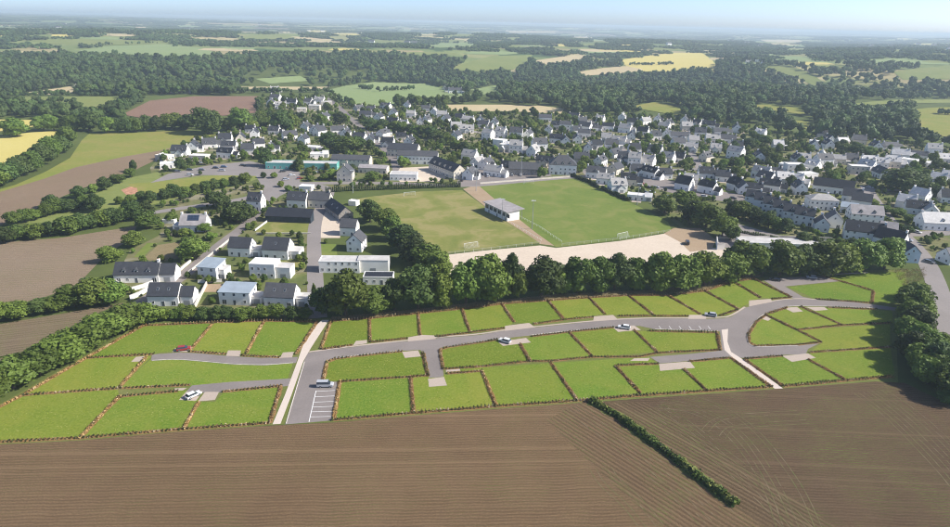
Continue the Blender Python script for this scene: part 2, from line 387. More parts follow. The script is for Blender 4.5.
fld('stubble', (500, 30.5), (560, 31), (555, 33), (510, 33))
fld('wheat', (330, 33.5), (360, 33), (366, 35.5), (340, 36))
fld('crop_green', (420, 45), (470, 42), (480, 46), (440, 48))
fld('crop_green', (850, 61), (900, 58), (930, 61), (880, 64))
fld('stubble', (760, 40), (800, 39.5), (805, 42), (770, 43))
fld('crop_green', (470, 90), (498, 85), (500, 92), (482, 95))
fld('crop_green', (255, 79), (300, 76), (310, 81), (270, 84))
_fr = random.Random(5)
for _i in range(78):
    cx_ = _fr.uniform(-30, 980); hz_ = 24 + (cx_ - 475) * .0237; cy_ = hz_ + 4.5 + 30 * _fr.random() ** 1.5; sc_ = (cy_ - hz_) / 30
    w_ = _fr.uniform(12, 42) * (.45 + sc_); h_ = _fr.uniform(.8, 1.6) * (.55 + 1.5 * sc_); sk = _fr.uniform(-.5, .5) * w_
    fld(_fr.choice(['crop_green', 'crop_green', 'pasture', 'pasture', 'stubble', 'wheat']), *[(round(cx_ + a * w_ + b * sk * .5, 2), round(cy_ + b * h_ + a * w_ * .0237, 2)) for a, b in ((-.5, .3), (-.42, -.4), (-.1, -.55), (.35, -.45), (.5, .1), (.3, .5), (-.2, .55))])
fmask = np.zeros((300, 1100), bool)                       # y 0..150 by half pixel, x -50..1050
_gx, _gy = np.meshgrid(np.arange(-50, 1050), np.arange(0, 150, .5))
for pix, m in fields: fmask |= inpoly(_gx, _gy, pix)

# cells of the far countryside
cells = []
for _ in range(1500):
    r = 1500 * (38000 / 1500) ** rng.random(); a = R(rng.uniform(-62, 62)); cells.append((r * math.sin(a), r * math.cos(a)))
ck = kdtree.KDTree(len(cells))
for i, c in enumerate(cells): ck.insert((c[0], c[1], 0), i)
ck.balance()
FC = [(.06, .10, .03), (.16, .20, .065), (.20, .235, .08), (.25, .25, .10), (.33, .28, .14), (.46, .39, .21), (.12, .16, .05), (.21, .17, .12)]
ctype = rng.choice(8, len(cells), p=[.16, .16, .19, .15, .11, .09, .10, .04])
rr = np.concatenate([np.linspace(0, 800, 30), np.arange(835, 3600, 38), np.geomspace(3600, 39000, 260)[1:]])
aa = np.concatenate([np.arange(-180, -52, 8.), np.arange(-52, 52, .25), np.arange(52, 180, 8.)])
RR, AA = np.meshgrid(rr, np.radians(aa), indexing='ij'); X, Y = RR * np.sin(AA), RR * np.cos(AA); Z = H(X, Y)
nr, na = RR.shape
cols = np.ones((nr, na, 4), np.float32); cols[..., :3] = (.09, .115, .032)
for i in range(nr):
    if rr[i] < 1500: continue
    for j in range(na):
        if abs(aa[j]) > 56: cols[i, j, :3] = (.10, .13, .045); continue
        _, ci, _ = ck.find((X[i, j], Y[i, j], 0)); cols[i, j, :3] = FC[ctype[ci]]
idx = np.arange(nr * na).reshape(nr, na)
q = np.stack([idx[:-1, :], np.roll(idx, -1, 1)[:-1, :], np.roll(idx, -1, 1)[1:, :], idx[1:, :]], -1).reshape(-1, 4)
me = bpy.data.meshes.new('terrain'); me.from_pydata(np.stack([X, Y, Z], -1).reshape(-1, 3).tolist(), [], q[:, ::-1].tolist())
ca = me.color_attributes.new('col', 'FLOAT_COLOR', 'POINT'); ca.data.foreach_set('color', cols.reshape(-1))
me.materials.append(M['land']); me.polygons.foreach_set('use_smooth', np.ones(len(me.polygons), bool)); me.update()
struct(ob('terrain', me))
for k, (pix, m) in enumerate(fields): draped('field', pix, m, .45 + .01 * (k % 5))

# ---- nearer ground, all on the level part
VILLAGE = [(150, 168), (165, 150), (205, 138), (250, 124), (262, 97), (330, 95), (365, 106), (440, 104), (470, 113), (560, 115), (640, 116), (700, 118), (760, 130), (800, 136), (850, 138), (950, 148), (1010, 160), (1010, 262), (950, 262), (900, 250), (745, 245), (690, 235), (640, 195), (575, 176), (470, 186), (330, 190), (320, 330), (190, 312), (150, 305), (112, 285), (130, 250), (160, 235), (160, 200)]
flat('village_ground', VILLAGE, 'garden', .012)
flat('field', [(-90, 252), (0, 242.5), (60, 238), (137, 226), (131, 238), (103, 258), (80, 282), (66, 290), (27, 303), (0, 303), (-90, 318)], 'soil_west', .02)
flat('field', [(-90, 350), (0, 324), (60, 314), (128, 302), (100, 312), (72, 326), (40, 345), (0, 362), (-90, 400)], 'soil_low', .02)
flat('meadow', [(15, 185), (45, 172), (70, 158), (82, 140), (90, 133), (130, 133), (170, 131), (205, 132), (217, 135), (190, 142), (160, 151), (125, 157), (75, 168), (45, 179), (0, 193), (-60, 206)], 'meadow', .02)
flat('field', [(-90, 214), (0, 192), (45, 178.5), (75, 167.5), (125, 156.5), (160, 150.5), (178, 146), (160, 158), (135, 170), (110, 178), (78, 190), (45, 204), (12, 222), (-90, 250)], 'soil_north', .024)
flat('meadow', [(15, 224), (60, 205), (100, 192), (128, 178), (158, 172), (165, 180), (255, 170), (259, 178), (240, 186), (200, 194), (160, 203), (110, 214), (60, 222)], 'pasture', .02)
flat('meadow', [(128, 184), (165, 181), (252, 171.5), (256, 177), (230, 184), (190, 190), (140, 195)], 'meadow', .026)
flat('site_verge', [(-60, 450), (-60, 424), (0, 404), (60, 370), (142, 323), (320, 319), (460, 305), (628, 292), (700, 286), (735, 279), (860, 270), (906, 270), (908, 290), (897, 305), (897, 350), (898, 383), (780, 389), (590, 402), (333, 422), (270, 425), (80, 441)], 'grass_verge', .016)
flat('dry_bank', [(331, 321), (369, 318), (418, 313), (462, 308.5), (502, 303.5), (548, 300), (589, 297), (640, 295), (668, 295), (705, 290), (733, 280.5), (754, 278), (764, 276), (740, 274), (700, 284), (660, 290), (560, 294), (470, 303), (400, 311), (331, 317)], 'grass_dry', .022)
flat('football_pitch', [(357, 199), (372, 196.5), (420, 191.5), (462, 190), (470, 196), (492, 212), (520, 230), (540, 243), (480, 250), (440, 254), (424, 246), (400, 232), (378, 215)], 'pitch_old', .022)
flat('football_pitch', [(478, 185), (520, 181.5), (570, 178), (605, 192), (640, 207), (668, 222), (672, 231), (620, 240), (556, 247), (535, 232), (505, 208)], 'pitch_new', .026)
flat('pitch_walkway', [(463, 189), (478, 184.5), (505, 208), (540, 235), (560, 246.5), (540, 244), (520, 231), (492, 212)], 'dirt_brown', .02)
flat('gravel_yard', [(438, 256), (480, 251), (540, 245.5), (556, 248), (620, 241), (672, 232.5), (683, 238), (692, 247), (735, 249), (735, 262), (660, 276), (560, 280), (470, 282), (436, 268)], 'gravel_pale', .03)
flat('dirt_yard', [(664, 233.5), (674, 228), (700, 228), (716, 240), (712, 249), (690, 252), (680, 242)], 'dirt_brown', .036)
flat('dirt_patch', [(121, 190), (130, 186.5), (137, 188), (138, 193), (127, 195.5)], 'earth_red', .03)
flat('garden_plot', [(143, 259), (158, 245), (184, 241), (180, 258), (160, 262)], 'grass_dry', .022)
flat('garden_plot', [(134, 257), (147, 243), (157, 243), (143, 257)], 'pitch_new', .026)
flat('garden_plot', [(256, 268), (262, 261), (292, 261), (300, 262), (298, 272)], 'pitch_old', .022)
flat('garden_plot', [(199, 292), (206, 284), (222, 284), (222, 292)], 'dirt_brown', .022)
flat('garden_plot', [(318, 262), (318, 244), (336, 244), (338, 262)], 'pitch_new', .022)
# ploughed land in front
P_hl = at(592, 401); P_hr = at(735, 506)
flat('field', [(-260, 560), (-60, 451), (0, 444.5), (80, 440.5), (184, 431), (272, 425.5), (333, 422.5), (414, 415.5), (496, 409), (577, 403), (592, 402.5), (640, 440), (735, 506), (860, 600), (1000, 760), (-200, 900)], 'soil_left', .02)
flat('field', [(597, 402), (640, 398.5), (708, 394), (782, 388.5), (875, 381.5), (905, 383), (960, 410), (1080, 470), (1300, 640), (1000, 760), (860, 600), (740, 506), (645, 440)], 'soil_right', .024)
hd = (P_hr - P_hl); hd.z = 0; hd.normalize(); hn = Vector((-hd.y, hd.x, 0))     # hn points to the right-hand field
def wpt(s, o): p = P_hl + hd * s + hn * o; return (p.x, p.y)
flat('headland', [wpt(-1.5, 1), wpt(1, -17), wpt(30, -19), wpt(130, -20), wpt(130, 1)], 'soil_headland_left', .03, True)
flat('headland', [wpt(1, 0), wpt(130, 0), wpt(130, 15), wpt(60, 14), wpt(8, 13)], 'soil_headland', .034, True)

# ---- roads, streets and lanes
strip('road', [(-70, 243), (20, 231), (90, 224), (150, 213), (200, 205.5), (240, 200), (262, 194), (275, 187)], 6.5, 'asphalt', .04)
flat('street', [(150, 183), (168, 174), (205, 166), (250, 161), (262, 164), (300, 172), (300, 186), (280, 196), (268, 205), (258, 204), (264, 190), (256, 176), (200, 175), (165, 180.5)], 'asphalt', .044)
strip('street', [(266, 200), (255, 215), (243, 228), (222, 243), (195, 266), (178, 280), (150, 297), (134, 306)], 6, 'asphalt_pale', .048)
strip('street', [(270, 189), (315, 184), (332, 190), (322, 205), (314, 225), (314, 255), (316, 295), (318, 318)], 6.5, 'asphalt', .052)
flat('sports_lawn', [(256, 232), (268, 222), (312, 222), (311, 233), (270, 234)], 'pitch_old', .03)
flat('yard', [(318, 203), (330, 205), (342, 222), (340, 238), (318, 238)], 'gravel_pale', .03)
strip('street', [(280, 184), (320, 183), (400, 183), (462, 187), (530, 180.5), (575, 177), (640, 172), (700, 168.5), (780, 171.5)], 7, 'asphalt', .042)
flat('car_park', [(395, 176), (400, 168), (438, 166), (446, 178), (440, 181.5), (400, 182)], 'gravel_pale', .05)
flat('car_park', [(455, 187), (462, 170), (540, 168), (552, 176), (520, 180), (470, 186)], 'asphalt_pale', .046)
strip('street', [(322, 95), (338, 106), (352, 120), (368, 134), (382, 146), (398, 164), (396, 180)], 7, 'asphalt_pale', .046)
strip('street', [(368, 134), (400, 128), (440, 128), (480, 131), (520, 152), (540, 160), (575, 160), (590, 176)], 6, 'asphalt', .05)
strip('street', [(560, 158), (600, 150), (660, 144), (710, 134), (740, 138)], 6, 'asphalt', .054)
strip('street', [(640, 172), (625, 150), (600, 132), (590, 120)], 6, 'asphalt', .058)
strip('street', [(700, 168.5), (690, 150), (672, 130), (650, 121)], 6, 'asphalt', .058)
strip('street', [(780, 171.5), (790, 182), (826, 186), (858, 190), (900, 190), (960, 194)], 6, 'asphalt', .06)
strip('street', [(780, 171.5), (820, 170), (870, 176), (890, 158), (960, 158)], 6, 'asphalt', .062)
flat('street', [(640, 185), (668, 192), (690, 197), (720, 201), (746, 204), (744, 195), (700, 188), (660, 178), (640, 172)], 'asphalt_pale', .056)
strip('road', [(866, 186), (872, 198), (882, 212), (894, 227), (911, 242), (926, 260), (936, 282), (943, 308), (950, 332), (962, 358), (982, 390), (1015, 430)], 8, 'asphalt', .066)
strip('street', [(900, 234), (925, 234), (960, 232), (1000, 234)], 8, 'asphalt', .07)
flat('car_park', [(738, 224), (760, 230), (788, 238), (820, 239), (830, 246), (720, 248), (716, 238)], 'asphalt', .04)

# ---- the building site: lawns, roads, drives, paths
lots = {
 'tl1': [(143, 326), (213, 323), (190, 351), (160, 352.5), (152, 355), (90, 357)], 'tl2': [(213, 323), (264, 321), (246, 354), (226, 353), (190, 351)],
 'tl3': [(264, 321), (317, 322), (296, 354), (280, 357), (246, 354)], 'ml1': [(88, 358), (152, 356), (119, 388), (24, 395)],
 'ml2': [(152, 358), (200, 360), (235, 364), (293, 363), (287, 380), (240, 383), (200, 386), (119, 388)],
 'bl1': [(24, 396), (118, 389), (119, 397), (80, 438), (0, 442), (-50, 446), (-50, 430), (0, 407)],
 'bl2': [(119, 397), (190, 390), (200, 402), (184, 429), (80, 438)], 'bl3': [(215, 402), (224, 392), (281, 386), (270, 422.5), (184, 429), (200, 402)],
 't1': [(331, 321), (369.5, 318.5), (370, 342), (321, 349)], 't2': [(369.5, 318.5), (418, 313.4), (420, 335), (370, 342)], 't3': [(418, 313.4), (462, 309), (470, 332), (420, 336)],
 't4': [(462, 309), (502, 304), (514, 322), (508, 327), (470, 332)], 't5': [(502, 304), (548, 300.6), (564, 319), (530, 324), (514, 322)],
 't6': [(548, 300.6), (589, 297.7), (605, 314), (564, 320)], 't7': [(589, 297.7), (628.5, 295.5), (653.7, 315), (605, 315)], 't8': [(628.5, 295.5), (668, 295.5), (700, 315), (653.7, 316)],
 't9': [(668, 295.5), (705, 291), (738, 309), (730, 315), (700, 315)], 't10': [(705, 291), (733, 281.5), (760, 297.5), (738, 309)], 't11': [(733, 281.5), (754, 279), (790, 297), (775, 299), (760, 297.5)],
 'm1': [(326, 363), (336, 359), (401, 351.5), (423, 353), (428, 375), (339, 381), (322, 381)], 'm2': [(440, 350), (447, 347), (480, 342.5), (498, 340), (520, 344), (530, 361), (443, 369)],
 'm3': [(520, 344), (531, 337), (569, 332), (592, 357), (530, 361)], 'm4': [(569, 332), (613, 327.5), (634, 331), (657, 352), (592, 357)],
 'm5': [(634, 331), (650, 331), (716, 332), (720, 350), (657, 353)],
 'b1': [(340, 382), (410, 377), (414, 412), (334, 419)], 'b2': [(410, 377), (429, 376), (446, 375), (482, 372), (496, 405), (414, 412)], 'b3': [(447, 370), (551, 363), (577, 400), (496, 405), (482, 372)],
 'b4': [(551, 363), (640, 357.5), (648, 357), (658, 364), (616, 366), (640, 393), (577, 400)], 'b5': [(616, 366), (658, 364), (684, 369), (706, 390), (640, 395)],
 'b6': [(684, 369), (690, 361), (730, 358), (772, 386), (706, 391)], 'b7': [(744, 359), (783, 356), (809, 360), (844, 379), (783, 386)], 'b8': [(809, 353), (890, 347), (895, 376), (844, 380), (809, 360)],
 'r1': [(767, 314), (756, 322), (748, 334), (748.5, 342), (755, 346), (795, 345), (821, 342)], 'r2': [(767, 314), (787, 307), (801, 307), (842, 325), (798, 330)],
 'r3': [(801, 307), (827, 307.5), (892, 311), (893, 323), (842, 325)], 'r4': [(800, 330), (890, 324), (890, 346), (811, 351), (822, 343)],
 'u1': [(788, 287), (838, 282), (842, 281), (873, 291.5), (872, 302.5), (845, 301), (816, 299)], 'u2': [(824, 276), (868, 272.5), (905, 272), (907, 288), (895, 303), (874, 303), (874, 291)],
}
for k, pix in lots.items(): flat('lawn', pix, 'grass_lot', .024 + .0005 * (len(k)))
road = [(308, 353), (320, 351), (350, 347.5), (380, 343.5), (410, 341), (440, 338), (480, 335), (505, 330.5), (536, 327.5), (565, 324.5), (593, 321.5), (615, 319.5), (640, 318.8), (688, 318.5), (705, 319), (722, 318.5), (731, 317), (746, 307.5), (763, 303), (782, 300), (800, 299), (816, 300), (853, 302), (877, 305), (898, 308),
        (898, 311), (875, 308.5), (830, 306.5), (800, 306), (787, 306.8), (767, 313), (757, 319), (750, 327), (747, 336), (748, 343), (752, 346), (760, 347), (800, 345.5), (820, 343), (808, 349), (806, 354), (782, 355), (744, 358), (730, 357), (700, 360), (660, 363.5), (650, 357), (690, 354), (722, 350.5), (720, 331.5), (690, 330.5), (655, 329.5), (640, 326), (613, 327),
        (567, 331.5), (531, 335.5), (497, 339), (480, 342), (455, 345.5), (446, 347), (440, 351), (444, 377), (429, 378), (424, 353), (420, 350), (400, 351), (380, 353), (350, 356.5), (336, 358.5), (328, 361), (325, 366), (322, 381), (338, 382), (332, 420.5), (310, 422.5), (285, 424.5), (298, 380), (304, 361)]
flat('road', road, 'asphalt_pale', .04)
flat('road', [(152, 354.5), (180, 352.5), (200, 353.5), (226, 356), (260, 358), (298, 357), (296, 363), (265, 365.5), (235, 364.8), (200, 361.5), (175, 359.5), (151, 361)], 'asphalt_pale', .042)
flat('road', [(192, 385.5), (230, 382), (292, 378.5), (289, 386), (250, 389.5), (222, 392.5), (200, 393), (186, 392)], 'asphalt_pale', .042)
flat('road', [(764, 280.5), (775, 277.5), (800, 277), (823, 276), (842, 281), (800, 285), (785, 286.5), (803, 297), (818, 300), (800, 301), (790, 297)], 'asphalt_pale', .042)
pads = [[(172, 352), (175, 348.5), (189, 349), (188, 352)], [(226, 356), (228, 350.5), (241, 350.5), (240, 356.5)], [(280, 358), (283, 352.5), (294, 352), (292, 357.5)],
        [(131, 362), (136, 357), (147, 356), (141, 361.5)], [(172, 391), (175, 388.5), (187, 388), (183, 390.5)], [(179, 400), (186, 392), (203, 391), (196, 401)], [(198, 401.5), (205, 392), (219, 392), (215, 400)],
        [(353, 345.5), (356, 341), (367, 340), (367, 343.5)], [(408, 341.5), (408, 337.5), (422, 335), (434, 335.5), (436, 339)], [(505, 331), (505, 326), (529, 323), (535, 327.5)], [(593, 321.5), (594, 316.5), (613, 315), (618, 319.5)],
        [(688, 319), (689, 315), (706, 315), (706, 319)], [(749, 306.5), (749, 300.5), (771, 299), (772, 302)], [(402, 352), (418, 350.5), (421, 356.5), (405, 358)], [(428, 379), (444, 377), (447, 385.5), (429, 387)],
        [(446, 372), (446, 370), (460, 369), (460, 371)], [(498, 342), (526, 338), (531, 342.5), (503, 346)], [(613, 327.5), (634, 325.5), (641, 330), (618, 332)], [(660, 371), (659, 364), (690, 361.5), (695, 368)],
        [(630, 361), (634, 358.5), (650, 358), (648, 361)], [(782, 356), (808, 353.5), (816, 358), (792, 362)], [(762, 319), (765, 315.5), (771, 319), (768, 321)], [(784, 308), (797, 307), (803, 311.5), (793, 312.5)], [(806, 307), (824, 307), (828, 310), (815, 311)]]
for p in pads: flat('driveway', p, 'drive_gravel', .05)
flat('footpath', [(317, 324), (303, 345), (298, 360), (285, 395), (272.5, 424.5), (280.5, 424), (291.5, 395), (303.5, 361), (311, 348), (329, 320), (322, 320)], 'path_pale', .056)
flat('footpath', [(721.5, 330), (728, 329), (727.5, 342), (731, 352), (742, 359), (783, 388.5), (775, 389), (733, 358), (724.5, 350)], 'path_pale', .056)
strip('footpath', [(309, 352), (350, 346.5), (410, 340), (440, 337), (480, 334.2), (505, 329.8), (536, 326.6), (593, 320.8), (640, 318), (690, 317.8), (722, 317.5), (731, 316), (745, 307)], .8, 'drive_gravel', .06)
strip('footpath', [(764, 302.5), (782, 299.5), (800, 298.5), (816, 299.4), (853, 301.4)], .7, 'drive_gravel', .06)
strip('footpath', [(822, 275.2), (840, 274), (868, 272.6)], 1.0, 'path_pale', .06)
def kerb(pix):
    pts = dens(smooth_line([at(*p) for p in pix]), 6); off = offset_line(pts, .09); mb = MB()
    for a, b, oa, ob_ in zip(pts, pts[1:], off, off[1:]):
        A, B, C, D = a + oa, b + ob_, b - ob_, a - oa; z = Vector((0, 0, .15))
        mb.poly([A + z, D + z, C + z, B + z]); mb.poly([A, A + z, B + z, B]); mb.poly([D, C, C + z, D + z])
    struct(ob('kerb', mb.mesh('kerb', 'kerb_stone')))
kerb([(336, 358.3), (350, 356.3), (380, 352.8), (402, 350.8)]); kerb([(447, 347), (480, 341.8), (497, 338.8)]); kerb([(531, 335.3), (567, 331.3), (613, 326.8)])
kerb([(655, 329.2), (690, 330.2), (718, 331.2)]); kerb([(767, 312.7), (757, 318.7), (750, 327), (746.8, 336), (748, 343), (752, 346.2), (760, 347), (798, 345.7)]); kerb([(787, 306.6), (800, 305.8), (830, 306.4), (875, 308.3)])
kerb([(286, 424), (299, 380), (304.5, 362)]); kerb([(152, 360.6), (175, 359.3), (200, 361.3), (235, 364.6), (265, 365.2), (293, 363)])
def line(a, b, wd=.14):
    A, B = at(*a, .052), at(*b, .052); o = offset_line([A, B], wd / 2)
    ob('bay_line', mesh('bay_line', [A + o[0], B + o[1], B - o[1], A - o[0]], [(0, 3, 2, 1)], 'marking'))['kind'] = 'structure'
line((316, 391), (309, 422), .18)
for y0, x0, y1, x1 in ((391.5, 316, 390.5, 335.5), (397, 314.7, 396, 334.8), (402.3, 313.5, 401.5, 334), (407.2, 312.4, 406.4, 333.4), (412, 311.3, 411.3, 332.6), (417, 310.2, 416.5, 332)): line((x0, y0), (x1, y1))
for x in (659, 669, 679, 689, 699, 708): line((x, 326.2), (x + 2.5, 329.6))
# ================================================================== VEGETATION
def quads(P, N, S, r=None):
    """leaf-sized quads at points P facing N with half size S -> verts array (4n,3)"""
    n = len(P); N = N / (np.linalg.norm(N, axis=1, keepdims=True) + 1e-9)
    a = np.cross(N, rng.normal(size=(n, 3))); a /= np.linalg.norm(a, axis=1, keepdims=True) + 1e-9
    b = np.cross(N, a); S = np.asarray(S).reshape(-1, 1); k = rng.uniform(.55, .9, (n, 1))
    V = np.stack([P - a * S - b * S * k * .6, P + a * S * .8 - b * S * k, P + a * S + b * S * k * .7, P - a * S * .7 + b * S * k], 1)
    return V.reshape(-1, 3)
def quadmesh(name, V, m, cols=None, extra=None):
    n = len(V) // 4; verts = V.tolist(); faces = np.arange(4 * n).reshape(-1, 4).tolist()
    if extra: k = len(verts); verts += extra[0]; faces += [tuple(k + i for i in f) for f in extra[1]]
    me = mesh(name, verts, faces, m)
    if cols is not None:
        c = np.ones((len(verts), 4), np.float32); c[:4 * n, :3] = np.repeat(cols, 4, 0)
        if extra: c[4 * n:, :3] = extra[2]
        me.color_attributes.new('col', 'FLOAT_COLOR', 'POINT').data.foreach_set('color', c.reshape(-1))
    return me
_bm = bmesh.new(); bmesh.ops.create_icosphere(_bm, subdivisions=1, radius=1); ICO_V = np.array([v.co[:] for v in _bm.verts]); ICO_F = [tuple(v.index for v in f.verts) for f in _bm.faces]; _bm.free()
def lobes(n, rx, rz, zc, r0, r1):
    L = [(np.array([0, 0, zc]), min(rx, rz) * .78)]
    for i in range(n):
        u = rng.uniform(-.98, 1); a = 2.4 * i + rng.uniform(-.5, .5); s = math.sqrt(1 - min(u * u, .99)); k = rng.uniform(.55, .8)
        L.append((np.array([math.cos(a) * s * rx * k, math.sin(a) * s * rx * k, zc + u * rz * k]), rng.uniform(r0, r1)))
    return L
def crown(name, m, nl, rx, rz, zc, r0, r1, nq, s0, s1, core=.84):
    L = lobes(nl, rx, rz, zc, r0, r1); P, N = [], []
    wts = np.array([r * r for _, r in L]); wts /= wts.sum()
    for (c, r), k in zip(L, (wts * nq).astype(int)):
        d = rng.normal(size=(k, 3)); d /= np.linalg.norm(d, axis=1, keepdims=True); d[:, 2] = np.where(d[:, 2] < -.5, -d[:, 2], d[:, 2])
        P.append(c + d * r * rng.uniform(.84, 1.13, (k, 1))); N.append(d + rng.normal(size=(k, 3)) * .55)
    P = np.concatenate(P); N = np.concatenate(N)
    keep = np.ones(len(P), bool)
    for c, r in L: keep &= np.linalg.norm(P - c, axis=1) > r * .8
    P, N = P[keep], N[keep]
    ev, ef = [], []
    for c, r in L:
        k = len(ev); v = ICO_V * (r * core) * rng.uniform(.88, 1.08, (len(ICO_V), 1)) + c; ev += v.tolist(); ef += [tuple(k + i for i in f) for f in ICO_F]
    return quadmesh(name, quads(P, N, rng.uniform(s0, s1, len(P))), m, extra=(ev, ef, 0))
def trunkmesh():
    mb = MB(); mb.tube((0, 0, -.2), (.1, .05, 3.2), .34, .22, 7)
    for a in range(4):
        t = a * 1.6 + random.random(); mb.tube((.1, .05, 2.2 + .3 * a), (2.1 * math.cos(t), 2.1 * math.sin(t), 5.2 + .5 * a), .15, .05, 5)
    return mb.mesh('trunk', 'bark')
TRUNK = trunkmesh(); CROWN = {}
for kd, m in (('mid', 'leaf'), ('dark', 'leaf_dark'), ('bright', 'leaf_bright')):
    CROWN[kd] = [crown('crown', m, 26, 4.1, 4.6, 5.2, 1.15, 2.0, 3000, .2, .42) for _ in range(3)] + [crown('crown', m, 22, 4.1, 4.7, 5.1, 1.3, 2.2, 2900, .22, .44)]
CROWN['bush'] = [crown('crown', 'leaf', 18, 4.2, 4.6, 4.6, 1.3, 2.1, 2200, .22, .45) for _ in range(3)]
CROWN['poplar'] = [crown('crown', 'leaf_bright', 14, 3.2, 4.9, 5.0, 1.0, 1.6, 1500, .2, .4)]
NTREE = 0; treepos = []
ORD = ['first', 'second', 'third', 'fourth', 'fifth', 'sixth', 'seventh', 'eighth', 'ninth', 'tenth', 'eleventh', 'twelfth', 'thirteenth', 'fourteenth', 'fifteenth', 'sixteenth', 'seventeenth', 'eighteenth', 'nineteenth', 'twentieth', 'twenty-first', 'twenty-second', 'twenty-third', 'twenty-fourth', 'twenty-fifth', 'twenty-sixth', 'twenty-seventh', 'twenty-eighth', 'twenty-ninth', 'thirtieth']
def tree(px, py, wpx, hpx, kind, label, group=None, name='tree'):
    global NTREE
    p = at(px, py); s = mpp(p); dist = math.hypot(p.x, p.y); ca_ = dist / math.hypot(dist, CAMH)
    wd, ht = wpx * s, max(1.5, hpx * s / ca_ * .97)
    e = link(bpy.data.objects.new(name, None)); e.location = p; e.rotation_euler = (random.uniform(-.07, .07), random.uniform(-.07, .07), random.uniform(0, 6.28)); e.scale = (wd / 8.6 * random.uniform(.9, 1.12), wd / 8.6 * random.uniform(.9, 1.12), ht / 10)
    tag(e, label, 'tree' if name == 'tree' else 'shrub', group)
    ob('trunk', TRUNK, e); ob('crown', random.choice(CROWN[kind]), e); NTREE += 1; treepos.append((p.x, p.y, wd)); return e
KW = {'mid': 'mid-green', 'dark': 'dark green', 'bright': 'bright green', 'bush': 'dense green', 'poplar': 'slim light green'}
def row(spec, where, group, name='tree'):
    """spec: (px, base py, width px, height px, kind); labelled by place in the row"""
    spec = sorted(spec, key=lambda s: s[0])
    for i, s in enumerate(spec):
        sh = 'tall' if s[3] > 1.1 * s[2] else ('broad' if s[2] > 1.15 * s[3] else 'round')
        lab = '%s %s %s, %s from left in %s' % (sh, KW[s[4]], name.replace('_', ' '), ORD[i] if i < 30 else 'next', where) if len(spec) > 1 else '%s %s %s %s' % (sh, KW[s[4]], name.replace('_', ' '), where)
        tree(*s, lab, group, name)
def along(pts, n, wpx, hpx, kinds, jit=2.0):
    out = []; L = [0]
    for a, b in zip(pts, pts[1:]): L.append(L[-1] + math.hypot(b[0] - a[0], b[1] - a[1]))
    for i in range(n):
        t = (i + .5) / n * L[-1]; k = max(j for j in range(len(L) - 1) if L[j] <= t); f = (t - L[k]) / (L[k + 1] - L[k])
        u = (i + .5) / n; s_ = random.uniform(.85, 1.18)
        W_ = (wpx[0] + (wpx[1] - wpx[0]) * u if isinstance(wpx, tuple) else wpx) * s_; H_ = (hpx[0] + (hpx[1] - hpx[0]) * u if isinstance(hpx, tuple) else hpx) * s_ * random.uniform(.85, 1.12)
        out.append((round(pts[k][0] + f * (pts[k + 1][0] - pts[k][0]) + random.uniform(-jit, jit) * .5, 1), round(pts[k][1] + f * (pts[k + 1][1] - pts[k][1]) + random.uniform(-jit, jit) * .25, 1), W_, H_, random.choice(kinds)))
    return out
row([(322, 314, 26, 26, 'dark'), (346, 315, 50, 46, 'mid'), (374, 314, 32, 27, 'mid'), (395, 310, 28, 32, 'dark'), (418, 308, 42, 42, 'dark'), (442, 308, 28, 34, 'bright'), (466, 303, 38, 44, 'mid'), (490, 301, 42, 44, 'bright'), (509, 296, 24, 40, 'dark'), (519, 299, 20, 28, 'mid'), (541, 296, 38, 38, 'dark'), (561, 294, 22, 24, 'bright'), (577, 293, 34, 38, 'mid'), (596, 292, 30, 36, 'mid'), (614, 290, 32, 35, 'dark'), (634, 290, 28, 31, 'bright'),
     (656, 290, 36, 40, 'mid'), (681, 290, 38, 36, 'mid'), (704, 286, 36, 36, 'bright'), (725, 282, 32, 30, 'bright'), (743, 277, 44, 38, 'mid'), (762, 275, 24, 26, 'dark'), (779, 275, 40, 34, 'mid'), (799, 274, 34, 30, 'dark'), (821, 274, 38, 34, 'mid'), (842, 272, 34, 28, 'bright'), (863, 271, 36, 32, 'mid'), (884, 269, 34, 33, 'mid')], 'the belt behind the top lawns', 'trees of the belt behind the lawns')
row([(370, 222, 24, 22, 'dark'), (384, 230, 26, 22, 'mid'), (393, 240, 24, 24, 'mid'), (402, 251, 30, 26, 'dark'), (414, 262, 30, 27, 'dark'), (428, 268, 32, 26, 'mid'), (440, 276, 28, 24, 'mid')], 'the clump left of the worn football pitch', 'trees beside the worn football pitch')
row([(913, 300, 28, 20, 'bush'), (911, 309, 30, 26, 'bush'), (915, 318, 28, 28, 'mid'), (909, 326, 30, 28, 'bush'), (914, 335, 30, 29, 'dark'), (909, 344, 30, 28, 'mid'), (917, 350, 32, 30, 'bush'), (911, 360, 30, 28, 'dark'), (924, 362, 34, 30, 'mid'), (918, 372, 32, 30, 'bush'), (933, 374, 36, 32, 'dark'), (927, 384, 34, 30, 'bush'), (944, 388, 38, 34, 'bush'), (956, 400, 36, 30, 'mid'), (943, 364, 32, 26, 'bush'), (953, 374, 34, 28, 'mid'), (938, 352, 24, 20, 'bush'), (962, 388, 36, 30, 'dark'), (946, 402, 22, 12, 'bright')], 'the hedgerow beside the right road', 'trees of the right-hand roadside hedgerow')
row([(-12, 402, 52, 34, 'bush'), (14, 388, 48, 32, 'bush'), (40, 375, 46, 30, 'bush'), (62, 363, 44, 30, 'bush'), (84, 350, 42, 28, 'bush'), (104, 339, 40, 28, 'bush'), (124, 329, 38, 26, 'bush'), (145, 322, 32, 20, 'bush')], 'the bushy hedgerow along the left lawns', 'bushes of the left hedgerow')
row(along([(160, 319), (310, 318)], 12, 17, 13, ['bush', 'mid', 'dark']), 'the hedge of trees below the slate-roofed houses', 'trees below the left houses')
row([(314, 306, 7, 24, 'poplar')], 'standing like a spire at the corner by the lane', None)
